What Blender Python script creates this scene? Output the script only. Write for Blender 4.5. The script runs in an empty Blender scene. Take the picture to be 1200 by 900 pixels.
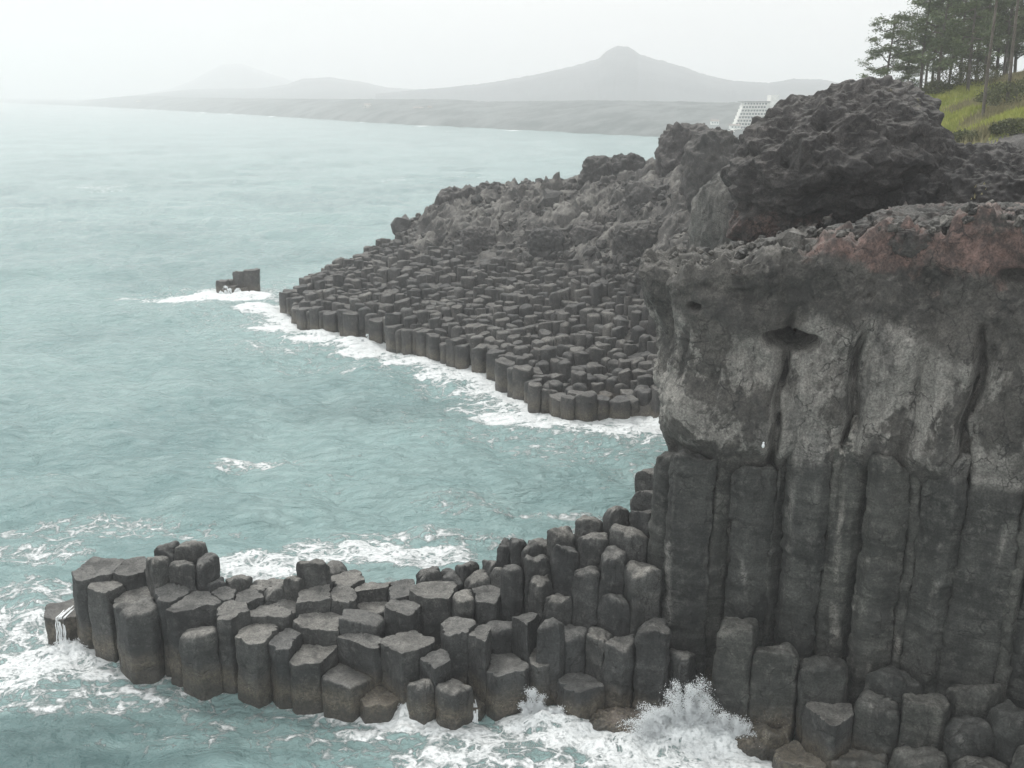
import bpy, bmesh, math, random
import numpy as np

random.seed(7)
RNG = np.random.default_rng(11)
SC = bpy.context.scene
COL = SC.collection

# ------------------------------------------------------------------ camera
CAMZ = 20.0
PITCH = math.atan(341 / 1200.0)
SP, CP = math.sin(PITCH), math.cos(PITCH)
cam_data = bpy.data.cameras.new('camera')
cam_data.sensor_width = 36.0
cam_data.lens = 36.0
cam_data.clip_end = 20000
cam = bpy.data.objects.new('camera', cam_data)
cam.location = (0, 0, CAMZ)
cam.rotation_euler = (math.pi / 2 - PITCH, 0, 0)
COL.objects.link(cam)
SC.camera = cam

def ray(px, py):
    cx = (px - 600) / 1200.0
    cy = (450 - py) / 1200.0
    return cx, CP + cy * SP, -SP + cy * CP

def at_z(px, py, z):
    dx, dy, dz = ray(px, py)
    t = (z - CAMZ) / dz
    return np.array([dx * t, dy * t, z])

def at_y(px, py, Y):
    dx, dy, dz = ray(px, py)
    t = Y / dy
    return np.array([dx * t, Y, CAMZ + dz * t])

# ------------------------------------------------------------------ numpy noise
_perm = np.random.default_rng(3).permutation(256).astype(np.int64)
_perm = np.concatenate([_perm, _perm])
_g = np.random.default_rng(5).normal(size=(256, 3))
_g /= np.linalg.norm(_g, axis=1)[:, None]

def pn(x, y, z):
    x = np.asarray(x, float); y = np.asarray(y, float); z = np.asarray(z, float)
    x, y, z = np.broadcast_arrays(x, y, z)
    xi = np.floor(x); yi = np.floor(y); zi = np.floor(z)
    xf = x - xi; yf = y - yi; zf = z - zi
    xi = xi.astype(np.int64) & 255; yi = yi.astype(np.int64) & 255; zi = zi.astype(np.int64) & 255
    u = xf * xf * xf * (xf * (xf * 6 - 15) + 10)
    v = yf * yf * yf * (yf * (yf * 6 - 15) + 10)
    w = zf * zf * zf * (zf * (zf * 6 - 15) + 10)
    def gr(a, b, c):
        h = _perm[_perm[_perm[(xi + a) & 255] + ((yi + b) & 255)] + ((zi + c) & 255)]
        g = _g[h]
        return g[..., 0] * (xf - a) + g[..., 1] * (yf - b) + g[..., 2] * (zf - c)
    x00 = gr(0, 0, 0) * (1 - u) + gr(1, 0, 0) * u
    x10 = gr(0, 1, 0) * (1 - u) + gr(1, 1, 0) * u
    x01 = gr(0, 0, 1) * (1 - u) + gr(1, 0, 1) * u
    x11 = gr(0, 1, 1) * (1 - u) + gr(1, 1, 1) * u
    return ((x00 * (1 - v) + x10 * v) * (1 - w) + (x01 * (1 - v) + x11 * v) * w) * 1.6

def fbm(x, y, z, o=4, f=1.0, g=0.5):
    s = 0; a = 1.0; n = 0
    for i in range(o):
        s = s + a * pn(x * f + 17.3 * i, y * f - 9.1 * i, z * f + 4.7 * i); n += a
        a *= g; f *= 2.03
    return s / n

def ridged(x, y, z, o=4, f=1.0, g=0.5):
    s = 0; a = 1.0; n = 0
    for i in range(o):
        s = s + a * (1 - 2 * np.abs(pn(x * f + 7.7 * i, y * f + 3.1 * i, z * f - 5.3 * i))); n += a
        a *= g; f *= 2.07
    return s / n

def sstep(a, b, x):
    t = np.clip((x - a) / (b - a), 0, 1)
    return t * t * (3 - 2 * t)

def worley(x, y, z, seed=0):
    """F1 distance and cell hash, unit cells"""
    xi = np.floor(x).astype(np.int64); yi = np.floor(y).astype(np.int64); zi = np.floor(z).astype(np.int64)
    best = np.full(x.shape, 9.0); bid = np.zeros(x.shape); sec = np.full(x.shape, 9.0)
    for a in (-1, 0, 1):
        for b in (-1, 0, 1):
            for c in (-1, 0, 1):
                h = _perm[_perm[_perm[(xi + a + seed) & 255] + ((yi + b) & 255)] + ((zi + c) & 255)]
                h2 = _perm[h + 31]; h3 = _perm[h + 97]
                d = np.sqrt((xi + a + h / 256.0 - x) ** 2 + (yi + b + h2 / 256.0 - y) ** 2 + (zi + c + h3 / 256.0 - z) ** 2)
                m = d < best
                sec = np.where(m, best, np.minimum(sec, d))
                bid = np.where(m, h3 / 256.0, bid)
                best = np.where(m, d, best)
    return best, sec, bid

# ------------------------------------------------------------------ mesh helpers
def mesh_from(name, verts, faces, mat, smooth=True, attrs=None):
    """verts (n,3) array, faces: (m,3|4) array or list of arrays"""
    me = bpy.data.meshes.new(name)
    verts = np.ascontiguousarray(verts, dtype=np.float32)
    fl = faces if isinstance(faces, list) else [faces]
    fl = [np.asarray(f, dtype=np.int32) for f in fl if len(f)]
    nl = sum(f.size for f in fl); npoly = sum(len(f) for f in fl)
    me.vertices.add(len(verts)); me.vertices.foreach_set('co', verts.ravel())
    me.loops.add(nl); me.loops.foreach_set('vertex_index', np.concatenate([f.ravel() for f in fl]))
    me.polygons.add(npoly)
    tot = np.concatenate([np.full(len(f), f.shape[1], dtype=np.int32) for f in fl])
    st = np.concatenate([[0], np.cumsum(tot)[:-1]]).astype(np.int32)
    me.polygons.foreach_set('loop_start', st)
    me.polygons.foreach_set('loop_total', tot)
    me.polygons.foreach_set('use_smooth', np.full(npoly, smooth, dtype=bool))
    me.update(calc_edges=True)
    if attrs:
        for k, arr in attrs.items():
            arr = np.asarray(arr, dtype=np.float32)
            if arr.ndim == 1:
                a = me.attributes.new(k, 'FLOAT', 'POINT'); a.data.foreach_set('value', arr)
            else:
                if arr.shape[1] == 3:
                    arr = np.concatenate([arr, np.ones((len(arr), 1), np.float32)], 1)
                a = me.attributes.new(k, 'FLOAT_COLOR', 'POINT'); a.data.foreach_set('color', arr.ravel())
    if mat: me.materials.append(mat)
    return me

def link(name, me, parent=None, label=None, cat=None, group=None, kind=None, loc=None):
    o = bpy.data.objects.new(name, me); COL.objects.link(o)
    if parent is not None: o.parent = parent
    if loc is not None: o.location = loc
    if label: o['label'] = label
    if cat: o['category'] = cat
    if group: o['group'] = group
    if kind: o['kind'] = kind
    return o

def grid_faces(nu, nv, wrap=False):
    """index = i*nv + j ; i in nu, j in nv"""
    iu = np.arange(nu if wrap else nu - 1); jv = np.arange(nv - 1)
    I, J = np.meshgrid(iu, jv, indexing='ij')
    I2 = (I + 1) % nu
    return np.stack([I * nv + J, I2 * nv + J, I2 * nv + J + 1, I * nv + J + 1], -1).reshape(-1, 4)

_ico = {}
def ico(sub):
    if sub not in _ico:
        bm = bmesh.new(); bmesh.ops.create_icosphere(bm, subdivisions=sub, radius=1.0)
        bm.verts.ensure_lookup_table()
        V = np.array([v.co[:] for v in bm.verts]); F = np.array([[v.index for v in f.verts] for f in bm.faces])
        bm.free(); _ico[sub] = (V, F)
    return _ico[sub]

# ------------------------------------------------------------------ materials
class NT:
    def __init__(s, mat):
        s.t = mat.node_tree; s.n = s.t.nodes; s.l = s.t.links
    def node(s, typ, **kw):
        n = s.n.new(typ)
        for k, v in kw.items():
            if k.startswith('i_'):
                key = k[2:]
                key = int(key) if key.isdigit() else key.replace('_', ' ')
                s.set(n.inputs[key], v)
            else: setattr(n, k, v)
        return n
    def set(s, sock, v):
        if isinstance(v, bpy.types.NodeSocket): s.l.new(v, sock)
        else: sock.default_value = v
    def math(s, op, a, b=0.0, c=None, clamp=False):
        n = s.n.new('ShaderNodeMath'); n.operation = op; n.use_clamp = clamp
        s.set(n.inputs[0], a); s.set(n.inputs[1], b)
        if c is not None: s.set(n.inputs[2], c)
        return n.outputs[0]
    def mixc(s, f, a, b, mode='MIX'):
        n = s.n.new('ShaderNodeMix'); n.data_type = 'RGBA'; n.blend_type = mode
        s.set(n.inputs[0], f); s.set(n.inputs[6], a); s.set(n.inputs[7], b)
        return n.outputs[2]
    def noise(s, vec, scale, detail=4, rough=0.55, dist=0.0):
        n = s.node('ShaderNodeTexNoise'); s.set(n.inputs['Vector'], vec)
        n.inputs['Scale'].default_value = scale; n.inputs['Detail'].default_value = detail
        n.inputs['Roughness'].default_value = rough; n.inputs['Distortion'].default_value = dist
        return n.outputs['Fac']
    def rng(s, v, a, b, c=0.0, d=1.0, smooth=True):
        n = s.n.new('ShaderNodeMapRange')
        if smooth: n.interpolation_type = 'SMOOTHSTEP'
        s.set(n.inputs[0], v); s.set(n.inputs[1], a); s.set(n.inputs[2], b); s.set(n.inputs[3], c); s.set(n.inputs[4], d)
        return n.outputs[0]
    def scalev(s, vec, xyz):
        n = s.n.new('ShaderNodeVectorMath'); n.operation = 'MULTIPLY'
        s.set(n.inputs[0], vec); n.inputs[1].default_value = xyz
        return n.outputs[0]

def c4(r, g=None, b=None):
    if g is None: g = b = r
    return (r, g, b, 1.0)

def new_mat(name):
    m = bpy.data.materials.new(name); m.use_nodes = True
    nt = NT(m); bs = nt.n['Principled BSDF']
    return m, nt, bs

def rock_mat(name, dark, mid, light, tidal=True, bump=0.5, scale=1.0, banding=0.0, topdust_light=0.25, use_tint=True):
    m, nt, bs = new_mat(name)
    geo = nt.node('ShaderNodeNewGeometry'); P = geo.outputs['Position']
    sep = nt.node('ShaderNodeSeparateXYZ'); nt.l.new(P, sep.inputs[0]); Z = sep.outputs[2]
    n1 = nt.noise(P, 0.55 * scale, 7, 0.62, 0.4)
    n2 = nt.noise(P, 3.2 * scale, 8, 0.68)
    n3 = nt.noise(P, 17.0 * scale, 6, 0.7)
    f = nt.rng(n1, 0.34, 0.66)
    colr = nt.mixc(f, c4(*dark), c4(*mid))
    f2 = nt.rng(n2, 0.47, 0.72)
    colr = nt.mixc(nt.math('MULTIPLY', f2, 0.6), colr, c4(*light))
    if use_tint:
        at = nt.node('ShaderNodeAttribute', attribute_name='tint')
        st = nt.node('ShaderNodeSeparateColor'); nt.l.new(at.outputs['Color'], st.inputs[0])
        # pale smooth basalt
        streak = nt.noise(nt.scalev(P, (3.0, 3.0, 0.5)), 1.2, 6, 0.65, 0.5)
        pale = nt.mixc(nt.rng(streak, 0.3, 0.75), c4(0.145, 0.142, 0.132), c4(0.250, 0.244, 0.227))
        fp = nt.math('MULTIPLY', st.outputs[0], nt.rng(nt.noise(nt.scalev(P, (1, 1, 0.6)), 0.62, 7, 0.62, 0.45), 0.46, 0.52))
        colr = nt.mixc(fp, colr, pale)
        red = nt.mixc(nt.rng(n2, 0.35, 0.65), c4(0.075, 0.056, 0.052), c4(0.165, 0.110, 0.096))
        fr = nt.rng(nt.math('ADD', st.outputs[1], nt.math('MULTIPLY', nt.math('SUBTRACT', nt.noise(P, 0.9, 8, 0.72), 0.5), 2.6)), 0.50, 1.0)
        colr = nt.mixc(fr, colr, red)
        gn = nt.mixc(nt.rng(n2, 0.35, 0.7), c4(0.14, 0.18, 0.035), c4(0.30, 0.31, 0.08))
        fg = nt.rng(nt.math('ADD', st.outputs[2], nt.math('MULTIPLY', nt.math('SUBTRACT', n2, 0.5), 0.9)), 0.42, 0.62)
        colr = nt.mixc(fg, colr, gn)
    wv = nt.node('ShaderNodeTexNoise'); nt.set(wv.inputs['Vector'], P); wv.inputs['Scale'].default_value = 1.3; wv.inputs['Detail'].default_value = 4
    wq = nt.node('ShaderNodeVectorMath', operation='MULTIPLY_ADD'); nt.l.new(wv.outputs['Color'], wq.inputs[0]); wq.inputs[1].default_value = (0.9, 0.9, 0.9); nt.l.new(P, wq.inputs[2])
    vk = nt.node('ShaderNodeTexVoronoi', feature='DISTANCE_TO_EDGE'); nt.set(vk.inputs['Vector'], nt.scalev(wq.outputs[0], (1, 1, 0.8))); vk.inputs['Scale'].default_value = 1.25 * scale
    crk = nt.math('MULTIPLY', nt.rng(vk.outputs['Distance'], 0.030, 0.004), nt.rng(nt.noise(P, 0.8, 5, 0.7), 0.47, 0.56))
    colr = nt.mixc(nt.math('MULTIPLY', crk, 0.75), colr, c4(0.018))
    # worn, dusty upward faces, with sky light on the tops painted in too
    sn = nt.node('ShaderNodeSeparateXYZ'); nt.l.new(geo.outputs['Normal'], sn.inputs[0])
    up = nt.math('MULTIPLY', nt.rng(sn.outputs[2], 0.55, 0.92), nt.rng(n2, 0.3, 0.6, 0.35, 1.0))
    colr = nt.mixc(nt.math('MULTIPLY', up, topdust_light), colr, c4(0.23, 0.225, 0.21))
    colr = nt.mixc(1.0, colr, nt.mixc(nt.rng(n3, 0.3, 0.7), c4(0.52), c4(1.42)), 'MULTIPLY')
    stn = nt.noise(nt.scalev(P, (1, 1, 0.35)), 1.1, 6, 0.7, 0.6)
    colr = nt.mixc(nt.math('MULTIPLY', nt.rng(stn, 0.52, 0.62), 0.45), colr, c4(0.024, 0.025, 0.025))
    if banding:
        nb = nt.noise(nt.scalev(P, (0.6, 0.6, 5.0)), 1.0, 6, 0.7, 0.8)
        colr = nt.mixc(banding, colr, nt.mixc(nt.rng(nb, 0.35, 0.65), c4(0.55), c4(1.3)), 'MULTIPLY')
    oi = nt.node('ShaderNodeObjectInfo')
    ri = nt.math('FRACT', nt.math('ADD', oi.outputs['Random'], geo.outputs['Random Per Island']))
    colr = nt.mixc(1.0, colr, nt.mixc(ri, c4(0.72, 0.735, 0.75), c4(1.28, 1.26, 1.22)), 'MULTIPLY')
    rough = 0.82
    if tidal:
        nz = nt.math('ADD', Z, nt.math('MULTIPLY', nt.math('SUBTRACT', nt.noise(P, 0.9, 5, 0.6), 0.5), 1.6))
        ft = nt.rng(nz, 1.35, 0.45)
        sp = nt.rng(nt.noise(P, 11, 5, 0.75), 0.38, 0.64)
        tc = nt.mixc(sp, c4(0.060, 0.052, 0.043), c4(0.185, 0.160, 0.118))
        colr = nt.mixc(nt.math('MULTIPLY', ft, 0.8), colr, tc)
        vo = nt.node('ShaderNodeTexVoronoi'); nt.set(vo.inputs['Vector'], P); vo.inputs['Scale'].default_value = 12
        bf = nt.math('MULTIPLY', nt.rng(vo.outputs['Distance'], 0.30, 0.16), nt.rng(nt.noise(P, 2.1, 4, 0.6), 0.48, 0.62))
        colr = nt.mixc(nt.math('MULTIPLY', nt.math('MULTIPLY', bf, ft), 0.75), colr, c4(0.34, 0.31, 0.25))
        fw = nt.rng(nz, 0.55, 0.15)
        colr = nt.mixc(nt.math('MULTIPLY', fw, 0.65), colr, c4(0.035, 0.036, 0.034))
        rough = nt.rng(nz, 0.3, 3.2, 0.38, 0.8)
    nt.set(bs.inputs['Base Color'], colr)
    nt.set(bs.inputs['Roughness'], rough)
    bs.inputs['Specular IOR Level'].default_value = 0.35
    b1 = nt.node('ShaderNodeBump'); b1.inputs['Strength'].default_value = bump; b1.inputs['Distance'].default_value = 0.16
    nt.set(b1.inputs['Height'], nt.math('SUBTRACT', nt.math('ADD', n2, nt.math('MULTIPLY', n3, 0.42)), nt.math('MULTIPLY', crk, 0.5)))
    nt.l.new(b1.outputs[0], bs.inputs['Normal'])
    return m

M = {}
M['column'] = rock_mat('basalt_column_rock', (0.022, 0.023, 0.023), (0.062, 0.064, 0.063), (0.135, 0.135, 0.128), banding=0.30, topdust_light=0.62)
M['cliffcol'] = rock_mat('cliff_column_rock', (0.024, 0.026, 0.024), (0.062, 0.064, 0.059), (0.130, 0.131, 0.120), banding=0.55, topdust_light=0.30)
M['cliff'] = rock_mat('cliff_rock', (0.032, 0.032, 0.030), (0.078, 0.075, 0.069), (0.135, 0.129, 0.117), banding=0.12, topdust_light=0.35, scale=0.9)
M['lava'] = rock_mat('lava_crust_rock', (0.028, 0.027, 0.028), (0.068, 0.064, 0.063), (0.125, 0.116, 0.108), tidal=False, topdust_light=0.35, bump=0.8, scale=1.3)
M['prom'] = rock_mat('promontory_rock', (0.026, 0.026, 0.026), (0.060, 0.058, 0.056), (0.145, 0.136, 0.122), topdust_light=0.35, bump=0.7)
M['pale'] = rock_mat('pale_rock', (0.07, 0.07, 0.066), (0.135, 0.133, 0.124), (0.21, 0.206, 0.192), tidal=False, topdust_light=0.3, bump=0.8)

# ------------------------------------------------------------------ columns
def column_mesh(name, c, planes, ztop, zbot=-1.6, n=48, dz=0.12, mat=None, seed=0, amp=0.03, band=0.03,
                tilt=(0, 0), bevel=0.10, dish=0.04, pw=16, lean=(0, 0), rim_noise=0.05, tintf=None, taper=0.0, top_round=0.0, joint=1.0):
    """c: plan centre; planes: list of (dx,dy,dist). rounded polygon prism with weathered sides"""
    th = np.linspace(0, 2 * math.pi, n, endpoint=False)
    ct, st_ = np.cos(th), np.sin(th)
    acc = np.zeros(n)
    for (a, b, d) in planes:
        acc += (np.clip(ct * a + st_ * b, 0, None) / max(d, 0.12)) ** pw
    R = 1.0 / np.maximum(acc, 1e-9) ** (1.0 / pw)
    Rm = R.mean()
    tl = abs(tilt[0]) * Rm + abs(tilt[1]) * Rm
    zt = ztop - bevel
    nz = max(3, int((zt - zbot) / dz))
    zz = np.linspace(zbot, zt, nz)
    bevel = min(bevel, 0.34 * Rm)
    zt = ztop - bevel; zz = np.linspace(zbot, zt, nz)
    rows_r = [np.full(nz, 1.0), np.array([1 - 0.25 * bevel / Rm, 1 - 0.75 * bevel / Rm, 1 - 1.3 * bevel / Rm])]
    rows_z = [zz, np.array([ztop - bevel * 0.45, ztop - bevel * 0.12, ztop])]
    inner = (rows_r[1][-1] * np.array([0.8, 0.56, 0.3, 0.1])) if n > 20 else np.array([0.5 * rows_r[1][-1]])
    rows_r.append(inner); rows_z.append(np.full(len(inner), ztop) )
    rr = np.concatenate(rows_r); rz = np.concatenate(rows_z)
    m = len(rr)
    RR = rr[None, :] * R[:, None]
    ZZ = np.repeat(rz[None, :], n, 0)
    # weathered bands running round the column
    s1 = seed * 3.71
    bnd = band * (pn(ZZ * 2.3, s1, 0.5) + 0.7 * pn(ZZ * 6.1 + 0.6 * ct[:, None], s1 + 4, 1.5))
    side = (rr >= 0.99)[None, :]
    RR = RR * (1 + taper * (ztop - ZZ) / 4.0)
    wr = np.clip(rr, 0, 1)[None, :] ** 2
    RR = RR + bnd * wr
    if n >= 40:
        # cross joints: the column is a stack of slightly shifted blocks
        rj = random.Random(int(seed) * 13 + 5)
        zj = ztop - rj.uniform(0.5, 1.1); sx = np.zeros(m); sy = np.zeros(m); sr = np.zeros(m); notch = np.zeros(m)
        zr = ZZ[0]
        while zj > zbot:
            w_ = sstep(zj + 0.05, zj - 0.05, zr)
            sx += w_ * rj.uniform(-.03, .03) * joint; sy += w_ * rj.uniform(-.03, .03) * joint; sr += w_ * rj.uniform(-.014, .018) * joint
            notch += np.exp(-((zr - zj) / 0.035) ** 2) * rj.uniform(0.0, 0.035) * joint
            zj -= rj.uniform(0.45, 1.7)
        part_ = 0.5 + 0.5 * np.sin(th * 2 + seed)[:, None]
        RR = RR + (sr - notch * part_)
        # fine upright weathering flutes
        RR = RR + wr * 0.024 * fbm(ct[:, None] * 3.2 + 0 * ZZ, st_[:, None] * 3.2 + 0 * ZZ, ZZ * 0.25 + s1, 3, 1.6)
        RR = RR + wr * 0.016 * fbm(ct[:, None] * 5 + 0 * ZZ, st_[:, None] * 5 + 0 * ZZ, ZZ * 3 + s1, 3, 1.5)
    else: sx = sy = 0
    if top_round > 0:
        dtop = ztop - ZZ
        RR = RR * (1 - top_round * np.clip(1 - dtop / 0.9, 0, 1) ** 2)
    X = c[0] + RR * ct[:, None] + lean[0] * (ZZ - 0) + sx
    Y = c[1] + RR * st_[:, None] + lean[1] * (ZZ - 0) + sy
    # top: tilt + dish + noise
    chip = 0.09 * np.clip(fbm(ct[:, None] * 2.5 + 0 * ZZ, st_[:, None] * 2.5 + 0 * ZZ, 0 * ZZ + s1, 3, 1.3) - 0.05, 0, 1) * sstep(ztop - 0.3, ztop - 0.02, ZZ)
    if n >= 40: X = X - chip * 3 * ct[:, None] * wr; Y = Y - chip * 3 * st_[:, None] * wr
    ftop = sstep(ztop - max(1.0, 3 * bevel), ztop, ZZ)
    ZZ2 = ZZ + ftop * (tilt[0] * (X - c[0]) + tilt[1] * (Y - c[1]))
    cap = (rr < 0.99)[None, :]
    ZZ2 = ZZ2 + np.where(cap, -dish * (1 - (RR / np.maximum(R[:, None], 0.1)) ** 2), 0)
    ZZ2 = ZZ2 + ftop * rim_noise * fbm(X * 1.0, Y * 1.0, ZZ * 0 + s1, 3, 1.0)
    nx = fbm(X + s1, Y, ZZ, 4, 1.7); ny = fbm(X, Y + s1, ZZ + 9, 4, 1.7)
    rad = 1.0
    X = X + amp * 1.8 * rad * nx; Y = Y + amp * 1.8 * rad * ny
    V = np.stack([X, Y, ZZ2], -1).reshape(-1, 3)
    cz = ZZ2[:, -1].mean()
    cx_, cy_ = X[:, -1].mean(), Y[:, -1].mean()
    V = np.concatenate([V, [[cx_, cy_, cz]]])
    F = grid_faces(n, m, wrap=True)
    i = np.arange(n); T = np.stack([i * m + m - 1, ((i + 1) % n) * m + m - 1, np.full(n, n * m)], -1)
    att = None
    if tintf is not None: att = {'tint': tintf(V)}
    else: att = {'tint': np.zeros((len(V), 3))}
    return mesh_from(name, V, [F, T], mat, True, att)

def power_planes(i, P, R, gap, rmax, ext=3.2):
    p = P[i]; out = []
    d = P - p; D = np.hypot(d[:, 0], d[:, 1])
    for j in np.argsort(D)[1:16]:
        if D[j] > ext or D[j] < 1e-4: continue
        dist = (D[j] ** 2 + R[i] ** 2 - R[j] ** 2) / (2 * D[j]) - gap / 2
        dist = max(dist, 0.25 * D[j])
        out.append((d[j, 0] / D[j], d[j, 1] / D[j], dist))
    rj = random.Random(int(i) * 31 + 7)
    a0 = rj.uniform(0, 1.05)
    for k in range(6):
        a = a0 + k * math.pi / 3 + rj.uniform(-.14, .14)
        out.append((math.cos(a), math.sin(a), rmax * rj.uniform(0.80, 1.08)))
    return out

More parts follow.
